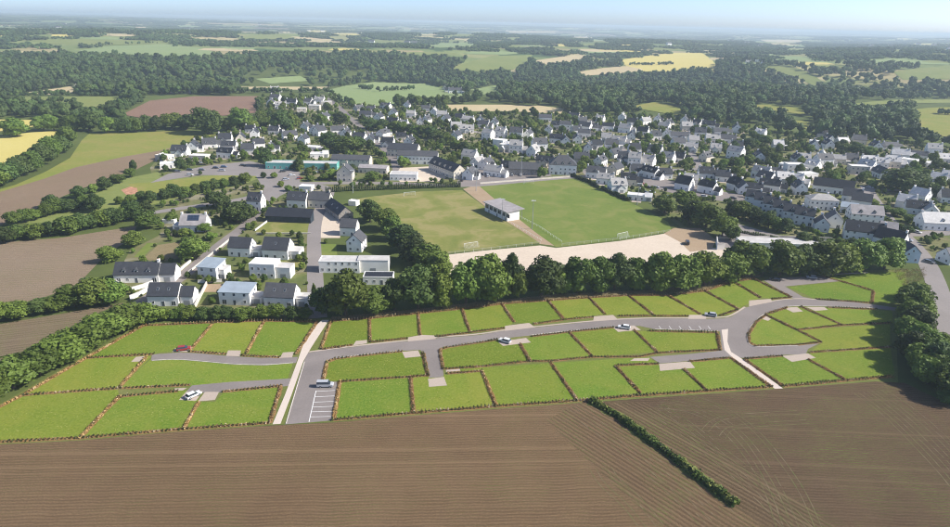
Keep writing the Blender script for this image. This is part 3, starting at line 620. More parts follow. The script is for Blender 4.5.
row([(-6, 322, 36, 22, 'bush'), (16, 318, 30, 18, 'bush'), (40, 313, 24, 14, 'dark'), (58, 310, 26, 16, 'bush'), (76, 306, 30, 22, 'mid'), (96, 304, 34, 26, 'mid'), (114, 302, 30, 24, 'mid'), (90, 299, 24, 20, 'dark')], 'the hedge between the left brown fields', 'bushes between the brown fields')
row([(110, 262, 22, 16, 'bright'), (134, 246, 20, 15, 'mid'), (147, 229, 22, 18, 'mid'), (194, 259, 30, 22, 'mid'), (238, 222, 32, 20, 'dark'), (218, 208, 22, 17, 'dark'), (172, 222, 12, 10, 'mid'), (212, 240, 12, 8, 'bright'), (205, 232, 14, 9, 'mid'), (185, 236, 12, 8, 'mid'), (252, 217, 12, 9, 'mid')], 'the gardens around the solar-panelled house', 'garden trees at left')
row(along([(-20, 246), (0, 243), (15, 240), (40, 237), (75, 233)], 6, 24, 15, ['bush', 'dark']) + along([(75, 231), (150, 217)], 7, 20, 16, ['mid', 'dark', 'bush']), 'the hedge below the country road at left', 'roadside hedge at left')
row(along([(10, 226), (55, 214), (105, 206)], 9, 17, 13, ['mid', 'dark']) + [(52, 208, 18, 13, 'dark'), (80, 198, 15, 12, 'dark'), (95, 212, 18, 18, 'dark'), (105, 190, 15, 13, 'dark'), (92, 193, 10, 9, 'bright'), (118, 183, 14, 9, 'mid'), (130, 177, 12, 9, 'mid'), (134, 172, 8, 12, 'dark')], 'the scrub above the country road', 'scrub trees at left')
row([(120, 204, 9, 8, 'mid'), (131, 203, 11, 9, 'mid'), (142, 201, 12, 10, 'dark'), (151, 203, 13, 12, 'dark')] + along([(160, 200), (200, 193), (250, 183)], 9, 12, 11, ['mid', 'dark']), 'the tree line below the roadside meadow', 'trees beside the roadside meadow')
row(along([(-14, 190), (10, 181), (30, 172), (48, 162), (62, 152), (72, 141)], 9, (28, 20), (22, 19), ['mid', 'dark', 'bush']), 'the hedgerow below the yellow field', 'hedgerow beside the yellow field')
row([(17, 137, 25, 20, 'mid')] + along([(38, 131), (70, 131), (95, 131)], 5, 18, 17, ['mid', 'dark']) + along([(104, 133), (160, 131)], 6, 15, 15, ['dark', 'mid']), 'the tree line above the yellow field', 'trees above the yellow field')
row([(172, 129, 20, 17, 'mid'), (187, 130, 18, 16, 'dark'), (208, 134, 32, 26, 'dark'), (228, 131, 16, 14, 'mid'), (240, 131, 24, 23, 'mid'), (252, 130, 13, 10, 'bright'), (264, 128, 12, 12, 'mid'), (282, 130, 22, 19, 'dark'), (293, 128, 14, 14, 'mid')], 'the big trees below the reddish brown field', 'trees below the reddish field')
row([(266, 166, 16, 18, 'dark'), (271, 152, 9, 9, 'mid'), (345, 152, 26, 17, 'mid'), (330, 148, 20, 16, 'dark'), (357, 150, 18, 14, 'dark'), (322, 126, 14, 12, 'mid'), (340, 124, 14, 12, 'dark'), (403, 167, 11, 11, 'bright'), (333, 178, 14, 9, 'bright'), (372, 181, 16, 9, 'bright'), (418, 149, 10, 10, 'mid'), (383, 158, 6, 7, 'mid'), (372, 129, 16, 10, 'dark'), (352, 108, 8, 8, 'mid'), (300, 171, 8, 7, 'mid'), (309, 175, 8, 8, 'bright')], 'the gardens around the turquoise building', 'trees around the school')
row(along([(378, 130), (410, 134), (440, 140), (478, 160)], 15, 13, 10, ['dark', 'mid']), 'the dark tree line through the village', 'tree line through the village')
row(along([(394, 105), (448, 105)], 8, 9, 9, ['dark', 'mid']) + along([(452, 104), (478, 101)], 4, 9, 9, ['dark']), 'the row below the pale green field', 'trees below the pale green field')
row([(664, 213, 22, 18, 'mid'), (684, 208, 24, 19, 'mid'), (693, 222, 26, 22, 'dark'), (706, 227, 32, 24, 'mid'), (722, 237, 28, 22, 'mid'), (730, 240, 18, 16, 'dark')], 'the clump right of the greener pitch', 'trees beside the greener pitch')
row(along([(728, 214), (748, 220), (770, 229), (790, 234)], 7, 17, 15, ['dark', 'mid']), 'the row before the white terrace', 'trees in front of the terrace')
row(along([(797, 244), (860, 250)], 5, 15, 11, ['mid', 'dark']), 'the shrubs under the dark-roofed houses at right', 'trees under the right houses')
row([(903, 191, 42, 22, 'dark'), (937, 196, 18, 10, 'dark'), (872, 207, 12, 8, 'bright'), (884, 213, 12, 8, 'mid'), (897, 216, 14, 8, 'mid'), (908, 222, 12, 8, 'mid'), (908, 233, 12, 7, 'dark'), (832, 178, 13, 9, 'mid'), (871, 187, 10, 8, 'mid')], 'the gardens around the huge dark tree', 'garden trees at right')
# ---- young hedges round the lawns
PAL = {'brown': ([(.26, .15, .06), (.36, .22, .10), (.16, .11, .045), (.52, .40, .25), (.08, .095, .025), (.36, .21, .075)], [.24, .2, .18, .12, .16, .1]),
       'cream': ([(.50, .34, .14), (.38, .23, .08), (.24, .14, .045), (.60, .46, .26), (.09, .10, .03)], [.28, .26, .18, .16, .12]),
       'green': ([(.05, .07, .018), (.085, .10, .026), (.17, .12, .05), (.28, .18, .08), (.04, .055, .016), (.52, .42, .27)], [.22, .2, .2, .15, .13, .1])}
def hedge(pix, label, style='brown', wd=1.05, ht=.6, dens_q=30, leaf=(.10, .22), group='young hedges round the lawns', bed=True):
    pts = dens([at(*p) for p in pix], 1.0); off = offset_line(pts, 1.0); c = pts[len(pts) // 2].copy()
    e = link(bpy.data.objects.new('hedge', None)); e.location = c; tag(e, label, 'hedge', group)
    A = np.array([p[:] for p in pts]) - np.array(c); O = np.array([o[:] for o in off])
    if bed:
        mb = MB(); jl = rng.uniform(.75, 1.25, len(A)); jr = rng.uniform(.75, 1.25, len(A))
        for i in range(len(A) - 1):
            mb.poly([A[i] + O[i] * wd * .62 * jl[i] + (0, 0, .06), A[i] - O[i] * wd * .62 * jr[i] + (0, 0, .06), A[i + 1] - O[i + 1] * wd * .62 * jr[i + 1] + (0, 0, .06), A[i + 1] + O[i + 1] * wd * .62 * jl[i + 1] + (0, 0, .06)])
        ob('soil_bed', mb.mesh('soil_bed', 'mulch'), e)
    n = int(len(A) * dens_q); i = rng.integers(0, len(A), n); prof = rng.random(n)
    _lr = rng.uniform(.45, 1.25, len(A) + 4); lump = np.convolve(_lr, [.25, .5, .25], 'same')[i + 2] * (1 if ht < 1.2 else rng.uniform(.75, 1.15, n))
    a = rng.uniform(0, math.pi, n); rad = rng.uniform(.55, 1.0, n)
    P = A[i] + O[i] * (np.cos(a) * rad * wd * .48 * lump)[:, None] + rng.normal(size=(n, 3)) * .06; P[:, 2] = .08 + np.sin(a) * rad * ht * lump
    P[:, :2] += rng.uniform(-.5, .5, (n, 2)) * .9 * (np.abs(np.roll(O[i], 1, 1)[:, :2]) > .5)
    N = O[i] * np.cos(a)[:, None] + np.array([0, 0, 1.]) * np.sin(a)[:, None] + rng.normal(size=(n, 3)) * .5
    cl, pr = PAL[style]; seg = rng.choice(len(cl), len(A) // 2 + 2, p=pr); own = rng.choice(len(cl), n, p=pr)
    ci = np.where(rng.random(n) < .55, seg[i // 2], own)
    cols_ = np.array(cl)[ci] * rng.uniform(.75, 1.2, (n, 1))
    f = ob('foliage', quadmesh('foliage', quads(P, N, rng.uniform(*leaf, n)), 'leaf_hedge', cols_), e); f['kind'] = 'stuff'
    return e
HB = 'low brown-green hedge '
HC = 'low straw-coloured hedge '
hedge([(143, 326), (88, 357), (24, 394.5), (0, 407), (-50, 432)], HC + 'down the sloping left boundary of the lawns', 'cream')
hedge([(143, 325.5), (160, 325), (215, 322.5), (264, 320.8), (317, 322)], HB + 'along the top of the three upper left lawns', 'brown', ht=.9)
hedge([(213, 323), (190, 350.5)], HC + 'between first and second upper left lawns, next to the red car', 'cream')
hedge([(264, 321), (246, 353.5)], HC + 'between second and third upper left lawns', 'cream')
hedge([(317, 322), (303, 343), (296, 354)], HB + 'left of the pale footpath beside the third upper left lawn', 'brown')
hedge([(190, 351.5), (226, 354)], HB + 'in front of the second upper left lawn', 'green'); hedge([(242, 355.5), (280, 357.3)], HB + 'in front of the third upper left lawn', 'green')
hedge([(88, 358), (120, 356), (154, 354)], HB + 'ending at the left end of the upper left cul-de-sac', 'green')
hedge([(146, 357.5), (119, 388)], HC + 'between two middle left lawns below the paved square', 'cream')
hedge([(24, 395), (118, 388.3), (160, 386.5), (190, 385)], HB + 'running from the left boundary to the white car', 'green')
hedge([(119.5, 396.5), (178, 391)], HB + 'just above the second lower left lawn', 'green'); hedge([(119, 397), (80, 438)], HC + 'between first and second lower left lawns', 'cream')
hedge([(-50, 446), (0, 442), (80, 438), (184, 429)], HB + 'between the first two lower left lawns and the ploughed field', 'green'); hedge([(184, 429), (270, 423)], HB + 'between the third lower left lawn and the ploughed field', 'green')
hedge([(198.5, 402.5), (184, 428.5)], HC + 'below the white parked car', 'cream'); hedge([(222.5, 391.8), (281, 386)], HB + 'above the third lower left lawn', 'green'); hedge([(281, 386), (270, 423)], HC + 'left of the footpath at its bottom end', 'brown')
back = [(331, 321), (369.5, 318.5), (418, 313.4), (462, 309), (502, 304), (548, 300.6), (589, 297.7), (628.5, 295.5), (668, 295.5), (705, 291), (733, 281.5), (754, 279)]
front = [(321, 348.5), (370, 342), (420, 335), (470, 332.5), (514, 322), (564, 319.5), (605, 314), (653.7, 315), (700, 314), (738, 309), (760, 297.5), (791, 297)]
for i in range(11):
    hedge([back[i], back[i + 1]], HB + 'behind the %s lawn of the top row' % ORD[i], 'brown', ht=.8)
    hedge([back[i], front[i]], (HB if i else HC) + ('between the %s and %s lawns of the top row' % (ORD[i - 1], ORD[i]) if i else 'right of the footpath beside the first top lawn'), 'brown' if i else 'cream')
hedge([back[11], front[11]], HB + 'right of the eleventh lawn of the top row, beside the black car', 'brown')
for a_, b_, i in (((322, 349), (352, 345), 0), ((371, 342), (407, 338.5), 1), ((437, 336.5), (469, 332.8), 2), ((471, 332.3), (504, 328), 3), ((534, 324), (563, 320), 4), ((566, 319.5), (593, 317), 5), ((619, 316), (652, 315.8), 6), ((655, 316), (688, 316), 7), ((720, 315.5), (737, 310), 8)):
    hedge([a_, b_], HB + 'on the road side of the %s lawn of the top row' % ORD[i], 'green', ht=.6)
hedge([(772, 299), (790, 297.5)], HB + 'on the road side of the eleventh top lawn', 'green')
hedge([(335, 359), (350, 357), (380, 353.6), (402, 351.4)], HB + 'above the middle row lawn nearest the footpath', 'green'); hedge([(334, 359.5), (327, 362), (323, 381)], HC + 'at the rounded corner above the parked van', 'cream'); hedge([(423, 353), (428, 375.5)], HB + 'left of the short road stub', 'green')
hedge([(340, 381.5), (410, 376.8), (429, 375.3)], HB + 'below the middle row lawn nearest the footpath', 'green')
hedge([(440, 350.5), (443, 368.5)], HC + 'right of the short road stub', 'brown'); hedge([(441, 349.5), (447, 347.3), (480, 342.6), (497, 339.6)], HB + 'above the lawn right of the road stub', 'green'); hedge([(443, 369), (480, 366.6), (530, 361.3)], HB + 'below the lawn right of the road stub', 'green')
hedge([(520.5, 344.5), (530, 361)], HB + 'below the white car on its drive', 'brown'); hedge([(532, 336.5), (569, 332)], HB + 'on the road side right of the white car', 'green'); hedge([(530, 361.3), (552, 361), (592, 357)], HB + 'below the third lawn of the middle row', 'green')
hedge([(569, 332), (592.5, 356.5)], HB + 'between third and fourth lawns of the middle row', 'brown'); hedge([(570, 331.8), (613, 327.6)], HB + 'above the fourth lawn of the middle row', 'green'); hedge([(592, 357), (640, 356.8), (657, 353)], HB + 'below the fourth lawn of the middle row', 'green')
hedge([(634.5, 330.5), (657, 352)], HB + 'between fourth and fifth lawns of the middle row', 'brown'); hedge([(650, 331.2), (690, 332), (716, 332.6)], HB + 'above the fifth lawn of the middle row', 'green', ht=.9); hedge([(717, 332.5), (720.3, 350)], HB + 'beside the top of the right footpath', 'brown'); hedge([(657, 353), (690, 351.3), (720, 350)], HB + 'below the fifth lawn of the middle row', 'green')
hedge([(340, 382), (333.5, 419.5)], HC + 'right of the marked parking bays', 'cream'); hedge([(410.5, 377), (413.5, 411.5)], HC + 'between first and second lawns of the bottom row', 'brown'); hedge([(482.5, 372.5), (496, 405)], HC + 'between second and third lawns of the bottom row', 'cream')
hedge([(551, 363), (577, 400)], HB + 'between third and fourth lawns of the bottom row', 'brown'); hedge([(616, 366.5), (640, 392.5)], HB + 'between fourth and fifth lawns of the bottom row', 'brown'); hedge([(684.5, 369.5), (706, 390)], HB + 'between fifth and sixth lawns of the bottom row', 'brown')
bot = [(333, 420), (414, 413), (496, 406.4), (577, 400.7), (640, 395.6), (707, 391), (772, 386.8)]
for i in range(6): hedge([bot[i], bot[i + 1]], HB + 'between the %s bottom row lawn and the ploughed field' % ORD[i], 'green', ht=.85)
hedge([(448, 373.5), (482, 371)], HB + 'right of the gravel square at the end of the road stub', 'brown'); hedge([(618, 365.3), (658, 363.8)], HB + 'left of the lower cul-de-sac', 'green'); hedge([(690, 361.5), (729, 358)], HB + 'below the lower cul-de-sac', 'green')
hedge([(731.5, 358.5), (770, 386)], HB + 'along the left side of the right footpath', 'brown'); hedge([(745, 360), (783, 386)], HB + 'along the right side of the right footpath', 'brown'); hedge([(745, 359), (782, 356)], HB + 'above the lawn right of the right footpath', 'green')
hedge([(783, 386.5), (844, 380.8), (893, 376.5)], HB + 'between the two lower right lawns and the ploughed field', 'green', ht=.85); hedge([(809, 360), (844, 379)], HB + 'between the two lower right lawns', 'brown'); hedge([(810, 352.5), (890, 347)], HB + 'above the lower right corner lawn', 'green')
hedge([(767, 314), (756, 322), (748.5, 334), (749, 342), (755, 346)], HB + 'rounding the road bend at the right block', 'brown'); hedge([(756, 346), (795, 345), (821, 342.3)], HB + 'along the lower edge of the pointed lawn', 'green'); hedge([(767, 315.5), (797, 330), (821, 342)], HB + 'running diagonally down the right block', 'brown')
hedge([(770, 313), (787, 307.7)], HB + 'at the top of the rounded right block', 'brown'); hedge([(801.5, 307), (842, 325)], HB + 'diagonal between second and third lawns of the right block', 'brown'); hedge([(828, 307.5), (876, 309.5)], HB + 'along the upper road in the right block', 'green'); hedge([(799, 329.8), (842, 325.3), (890, 323)], HB + 'across the middle of the right block', 'green')
hedge([(822, 276), (850, 284), (873, 291)], HB + 'diagonal above the parking place lawn at upper right', 'brown'); hedge([(873.5, 291.5), (872, 302)], HB + 'with rusty shrubs, short, at upper right', 'brown'); hedge([(816, 299), (845, 301), (872, 303)], HB + 'along the upper road below the parking place lawn', 'green')
# bushy strip in the ploughed land and clipped hedges
def shrubhedge(pix, label, wd, ht, group=None, q=60, leaf=(.16, .36), style='strip'):
    return hedge(pix, label, style, wd, ht, q, leaf, group, False)
PAL['strip'] = ([(.05, .08, .018), (.08, .12, .025), (.12, .17, .033), (.20, .22, .055), (.035, .052, .015)], [.24, .26, .22, .16, .12])
PAL['clipped'] = ([(.03, .055, .016), (.045, .075, .02), (.06, .09, .024)], [.35, .4, .25])
_mc = dens([at(*p) for p in ((591, 402), (618, 417), (645, 437), (672, 457), (700, 479), (734, 505))], 1.6); _mo = offset_line(_mc, 1.0)
_ml = [p + o * rng.uniform(1.2, 2.9) for p, o in zip(_mc, _mo)]; _mr = [p - o * rng.uniform(1.0, 2.3) for p, o in zip(_mc, _mo)]
flat('grass_margin', [(p.x, p.y) for p in _ml + _mr[::-1]], 'grass_verge', .042, True)
shrubhedge([(592, 401.5), (618, 417), (645, 437), (672, 457), (700, 479), (735, 505)], 'dark bushy hedge strip dividing the two ploughed fields', 2.8, 1.7, None, 170, (.14, .32))
shrubhedge([(326, 192), (350, 191), (400, 189), (460, 187)], 'tall clipped hedge behind the worn football pitch', 2.0, 3.6, None, 150, (.2, .45), 'clipped')
shrubhedge([(571, 176), (590, 183), (598, 188)], 'clipped hedge at the upper right of the greener pitch', 2.0, 2.4, None, 120, (.2, .4), 'clipped')
shrubhedge([(602, 189), (612, 194), (628, 201)], 'clipped hedge at the lower right of the greener pitch, by the houses', 2.2, 2.6, None, 120, (.2, .4), 'clipped')
shrubhedge([(738, 232), (760, 236), (785, 241)], 'low hedge beside the car park in front of the terrace', 1.8, 1.6, None, 90, (.2, .4), 'strip')
shrubhedge([(872, 203), (876, 214), (890, 224), (905, 231)], 'dense garden hedge along the road bend at right', 4.0, 2.4, None, 120, (.25, .5), 'strip')
shrubhedge([(480, 148), (500, 158), (510, 164)], 'dark garden hedge running down left of the manor', 3.0, 2.4, None, 60, (.3, .6), 'strip')
shrubhedge([(480, 155), (495, 163), (503, 166)], 'second dark garden hedge below the first, left of the manor', 3.0, 2.2, None, 60, (.3, .6), 'strip')

# ---- woods and everything too many to count
def proto_coll(name, meshes):
    c = bpy.data.collections.new(name)
    for i, me in enumerate(meshes):
        o = bpy.data.objects.new('%s_%02d' % (name, i), me); c.objects.link(o)
    return c
def scatter(name, P, S, coll, label, cat, Sz=None):
    n = len(P); me = bpy.data.meshes.new(name); me.vertices.add(n); me.vertices.foreach_set('co', np.asarray(P, np.float32).reshape(-1))
    Sz = S if Sz is None else Sz
    me.attributes.new('scl', 'FLOAT_VECTOR', 'POINT').data.foreach_set('vector', np.stack([S, S, Sz], -1).astype(np.float32).reshape(-1))
    rv = np.zeros((n, 3), np.float32); rv[:, 2] = rng.uniform(0, 6.28, n)
    me.attributes.new('rot', 'FLOAT_VECTOR', 'POINT').data.foreach_set('vector', rv.reshape(-1))
    me.attributes.new('idx', 'INT', 'POINT').data.foreach_set('value', rng.integers(0, len(coll.objects), n).astype(np.int32))
    g = bpy.data.node_groups.new(name, 'GeometryNodeTree'); g.interface.new_socket('Geometry', in_out='INPUT', socket_type='NodeSocketGeometry'); g.interface.new_socket('Geometry', in_out='OUTPUT', socket_type='NodeSocketGeometry')
    gi = g.nodes.new('NodeGroupInput'); go = g.nodes.new('NodeGroupOutput'); ip = g.nodes.new('GeometryNodeInstanceOnPoints')
    ci = g.nodes.new('GeometryNodeCollectionInfo'); ci.inputs['Collection'].default_value = coll; ci.inputs['Separate Children'].default_value = True; ci.inputs['Reset Children'].default_value = True
    def na_(nm, ty):
        a = g.nodes.new('GeometryNodeInputNamedAttribute'); a.data_type = ty; a.inputs[0].default_value = nm; return a.outputs[0]
    ip.inputs['Pick Instance'].default_value = True
    g.links.new(gi.outputs[0], ip.inputs['Points']); g.links.new(ci.outputs[0], ip.inputs['Instance']); g.links.new(na_('idx', 'INT'), ip.inputs['Instance Index'])
    g.links.new(na_('rot', 'FLOAT_VECTOR'), ip.inputs['Rotation']); g.links.new(na_('scl', 'FLOAT_VECTOR'), ip.inputs['Scale']); g.links.new(ip.outputs[0], go.inputs[0])
    o = ob(name, me); md = o.modifiers.new('scatter', 'NODES'); md.node_group = g
    o['kind'] = 'stuff'; tag(o, label, cat); return o
def merge_crowns(k, spread, m):
    ev, ef = [], []; Q = []
    for i in range(k):
        a = rng.uniform(0, 6.28); d = spread * math.sqrt(rng.random()); ox, oy = d * math.cos(a), d * math.sin(a); s = rng.uniform(.75, 1.15)
        for (c, r) in lobes(4, 3.6 * s, 3.6 * s, 5.2 * s, 1.6 * s, 2.5 * s):
            kk = len(ev); v = ICO_V * r * rng.uniform(.82, 1.12, (len(ICO_V), 1)) + c + np.array([ox, oy, 0]); ev += v.tolist(); ef += [tuple(kk + j for j in f) for f in ICO_F]
            d_ = rng.normal(size=(14, 3)); d_ /= np.linalg.norm(d_, axis=1, keepdims=True); d_[:, 2] = np.abs(d_[:, 2])
            Q.append(quads(c + np.array([ox, oy, 0]) + d_ * r, d_ + rng.normal(size=(14, 3)) * .5, rng.uniform(.4, .8, 14)))
    return quadmesh('woodland', np.concatenate(Q), m, extra=(ev, ef, 0))
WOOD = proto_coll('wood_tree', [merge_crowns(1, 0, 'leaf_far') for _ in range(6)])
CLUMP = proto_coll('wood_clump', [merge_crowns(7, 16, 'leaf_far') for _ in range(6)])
BUSH = proto_coll('garden_bush', [CROWN['bush'][0], CROWN['mid'][1], CROWN['bright'][2], CROWN['dark'][1]])
# middle-distance woods
n = 52000; r_ = np.sqrt(rng.uniform(560 ** 2, 2750 ** 2, n)); a_ = np.radians(rng.uniform(-44, 44, n)); x_, y_ = r_ * np.sin(a_), r_ * np.cos(a_); z_ = H(x_, y_)
u_, v_ = proj(x_, y_, z_)
def infield(u, v): 
    return fmask[np.clip((v * 2).astype(int), 0, 299), np.clip((u + 50).astype(int), 0, 1099)] & (v < 149) & (v > 0)
WOODS = [[(-150, 58), (80, 57), (200, 59), (300, 56), (420, 55), (450, 60), (530, 62), (590, 62), (640, 62), (720, 60), (780, 62), (860, 66), (1100, 72), (1100, 158), (950, 148), (905, 142), (855, 141), (800, 137), (760, 131), (700, 119), (640, 115), (564, 114), (500, 103), (330, 88), (300, 90), (255, 96), (190, 95), (122, 96), (60, 96), (-150, 98)],
         [(-150, 103), (75, 104), (92, 111), (122, 97), (148, 100), (120, 116), (190, 117), (190, 121), (130, 124), (90, 126), (45, 119), (-150, 120)], [(620, 108), (700, 112), (770, 120), (860, 128), (915, 131), (945, 138), (1100, 145), (1100, 160), (930, 146), (850, 140), (760, 133), (690, 120), (640, 117)]]
k = np.zeros(n, bool)
for p in WOODS: k |= inpoly(u_, v_, p)
k &= ~infield(u_, v_)
for f_ in (.2, .45, .7, .95): k &= ~infield(u_, v_ - f_ * 633 * 10 / r_)
open_ = np.sin(x_ / 170 + 1) * np.sin(y_ / 210 + 2) + .5 * np.sin(x_ / 83 - y_ / 120)
k &= (open_ > -.62) | (rng.random(n) < .25)
P = np.stack([x_, y_, z_ - .3], -1)[k]; S = rng.uniform(.85, 1.5, len(P))
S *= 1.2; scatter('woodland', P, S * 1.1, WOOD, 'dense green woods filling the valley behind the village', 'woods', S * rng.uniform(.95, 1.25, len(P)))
# thin hedges inside the far fields and hedgerow trees
pts = []
for a, b, nn in (((630, 65.5), (672, 64.5), 46), ((690, 69), (714, 71), 22), ((455, 96), (560, 103), 60), ((-20, 97), (120, 96), 60), ((40, 95.5), (320, 92), 170), ((325, 92), (350, 105), 20), ((0, 101), (75, 104), 30), ((258, 97), (258, 112), 8), ((565, 108), (640, 112), 60), ((78, 46), (180, 42.5), 30), ((355, 88), (380, 92), 18), ((385, 91), (415, 90), 22), ((120, 124), (215, 130), 60), ((905, 112), (915, 132), 20), ((938, 114), (960, 116), 14)):
    for i in range(nn):
        t = rng.random(); p = at(a[0] + (b[0] - a[0]) * t + rng.normal() * .6, a[1] + (b[1] - a[1]) * t + rng.normal() * .25); pts.append(p[:])
scatter('hedgerow', np.array(pts), rng.uniform(.55, 1.05, len(pts)), WOOD, 'thin dark hedgerows edging the fields beyond the village', 'hedgerow')
# far countryside: hedgerows and copses between the fields
n = 120000; r_ = 1900 * (26000 / 2000) ** (rng.random(n) ** .8); a_ = np.radians(rng.uniform(-46, 46, n)); x_, y_ = r_ * np.sin(a_), r_ * np.cos(a_)
z_ = H(x_, y_); u_, v_ = proj(x_, y_, z_); keep = ~infield(u_, v_) & ~infield(u_, v_ - 1) & ~infield(u_, v_ - np.minimum(4000 / r_, 2.2)) & (rng.random(n) < .75)
far = []
for i in np.nonzero(keep)[0]:
    f = ck.find_n((x_[i], y_[i], 0), 2)
    if ctype[f[0][1]] == 0 or f[1][2] - f[0][2] < 20 + .005 * r_[i]: far.append(i)
far = np.array(far); S = rng.uniform(.8, 1.35, len(far)) * (1 + r_[far] / 8000)
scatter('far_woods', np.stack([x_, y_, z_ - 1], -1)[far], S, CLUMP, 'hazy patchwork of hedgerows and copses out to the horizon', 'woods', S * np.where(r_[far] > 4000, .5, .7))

# ================================================================== BUILDINGS
def _unit_window(frame='white_frame'):
    mb = MB()
    mb.box(-.5, .5, -.05, .02, -.5, -.42); mb.box(-.5, .5, -.05, .02, .42, .5); mb.box(-.5, -.41, -.05, .02, -.42, .42); mb.box(.41, .5, -.05, .02, -.42, .42); mb.box(-.03, .03, -.04, .02, -.42, .42)
    mb.poly([(-.41, -.012, -.42), (.41, -.012, -.42), (.41, -.012, .42), (-.41, -.012, .42)], 1)
    return mb.mesh('window', [frame, 'glass'])
WIN, WIN_G = _unit_window(), _unit_window('grey_metal')
def _door():
    mb = MB(); mb.box(-.5, .5, -.05, .02, 0, 1, 0); mb.box(-.42, .42, -.07, -.05, .03, .95, 1); return mb.mesh('door', ['white_frame', 'dark_door'])
DOOR = _door()
def _garage():
    mb = MB(); mb.box(-.5, .5, -.04, .02, 0, 1)
    for i in range(4): mb.box(-.47, .47, -.055, -.04, .03 + i * .245, .235 + i * .245)
    return mb.mesh('garage_door', 'grey_metal')
GARAGE = _garage()
def _chimney(m):
    mb = MB(); mb.box(-.4, .4, -.55, .55, -1.4, 1.0); mb.box(-.47, .47, -.62, .62, 1.0, 1.12)
    for y in (-.28, .28): mb.tube((0, y, 1.12), (0, y, 1.42), .13, .1, 6, 1)
    return mb.mesh('chimney', [m, 'brick_pot'])
CHIM = {m: _chimney(m) for m in ('white_render', 'grey_stone', 'cream_render')}
def _dormer(roof):
    mb = MB(); mb.prism([(-.7, -.6), (.7, -.6), (.7, .75), (0, 1.45), (-.7, .75)], 0, 2.4, 0, 'y')
    mb.prism([(-.92, .55), (-.86, .48), (0, 1.42), (.86, .48), (.92, .55), (0, 1.6)], -.2, 2.3, 1, 'y')
    mb.box(-.42, .42, -.04, .02, -.3, .7, 2); return mb.mesh('dormer', ['white_render', roof, 'glass'])
DORM = {m: _dormer(m) for m in ('slate_dark', 'slate_mid', 'slate_light', 'slate_black', 'slate_glare')}
def _skylight():
    mb = MB(); mb.box(-.42, .42, -.6, .6, -.04, .07, 0); mb.poly([(-.34, -.52, .075), (.34, -.52, .075), (.34, .52, .075), (-.34, .52, .075)], 1); return mb.mesh('rooflight', ['grey_metal', 'glass'])
SKYL = _skylight()
housepos = []
def facing(e_loc, yaw, nx, ny):
    c, s = math.cos(yaw), math.sin(yaw); wx, wy = c * nx - s * ny, s * nx + c * ny
    return (-e_loc.x * wx - e_loc.y * wy) / math.hypot(e_loc.x, e_loc.y)
def windows(e, yaw, L, D, hw, floors, ox=0, oy=0, wm=None, every=3.0, door=True, gab=0, minf=-.25, size=(1.05, 1.25)):
    wm = wm or WIN; dd = door
    for nx, ny, ln, dp in ((0, -1, L, D), (0, 1, L, D), (-1, 0, D, L), (1, 0, D, L)):
        if facing(e.location, yaw, nx, ny) < minf: continue
        n = max(1, int(ln / every)); rz = math.atan2(nx, -ny)
        for f in range(floors):
            zc = 1.5 + f * 2.7
            if zc + .7 > hw: break
            for i in range(n):
                t = (i + .5) / n * ln - ln / 2; lx, ly = (t, ny * dp / 2) if ny else (nx * dp / 2, t)
                if dd and ny and f == 0 and i == n // 2: ob('door', DOOR, e, (ox + lx, oy + ly, .02), (0, 0, rz), (1.1, 1, 2.1)); dd = False; continue
                if random.random() < .12: continue
                tall = f == 0 and random.random() < .25
                ob('window', wm, e, (ox + lx, oy + ly, zc if not tall else 1.15), (0, 0, rz), (size[0] * (1.7 if tall else 1), 1, size[1] if not tall else 2.1))
        if gab and nx: ob('window', wm, e, (ox + nx * dp / 2, oy, hw + .9), (0, 0, rz), (.9, 1, 1.1))
def gable_meshes(L, D, hw, t, wall, roof, over=.35):
    zr = hw + D / 2 * t; mb = MB(); mb.prism([(-D / 2, 0), (D / 2, 0), (D / 2, hw), (0, zr), (-D / 2, hw)], -L / 2, L / 2); wme = mb.mesh('wall', wall)
    run = D / 2 + over; a, b = zr + .05, zr + .3; mb = MB(); mb.prism([(-run, a - run * t), (0, a), (run, a - run * t), (run, b - run * t), (0, b), (-run, b - run * t)], -L / 2 - .15, L / 2 + .15); return wme, mb.mesh('roof', roof), zr
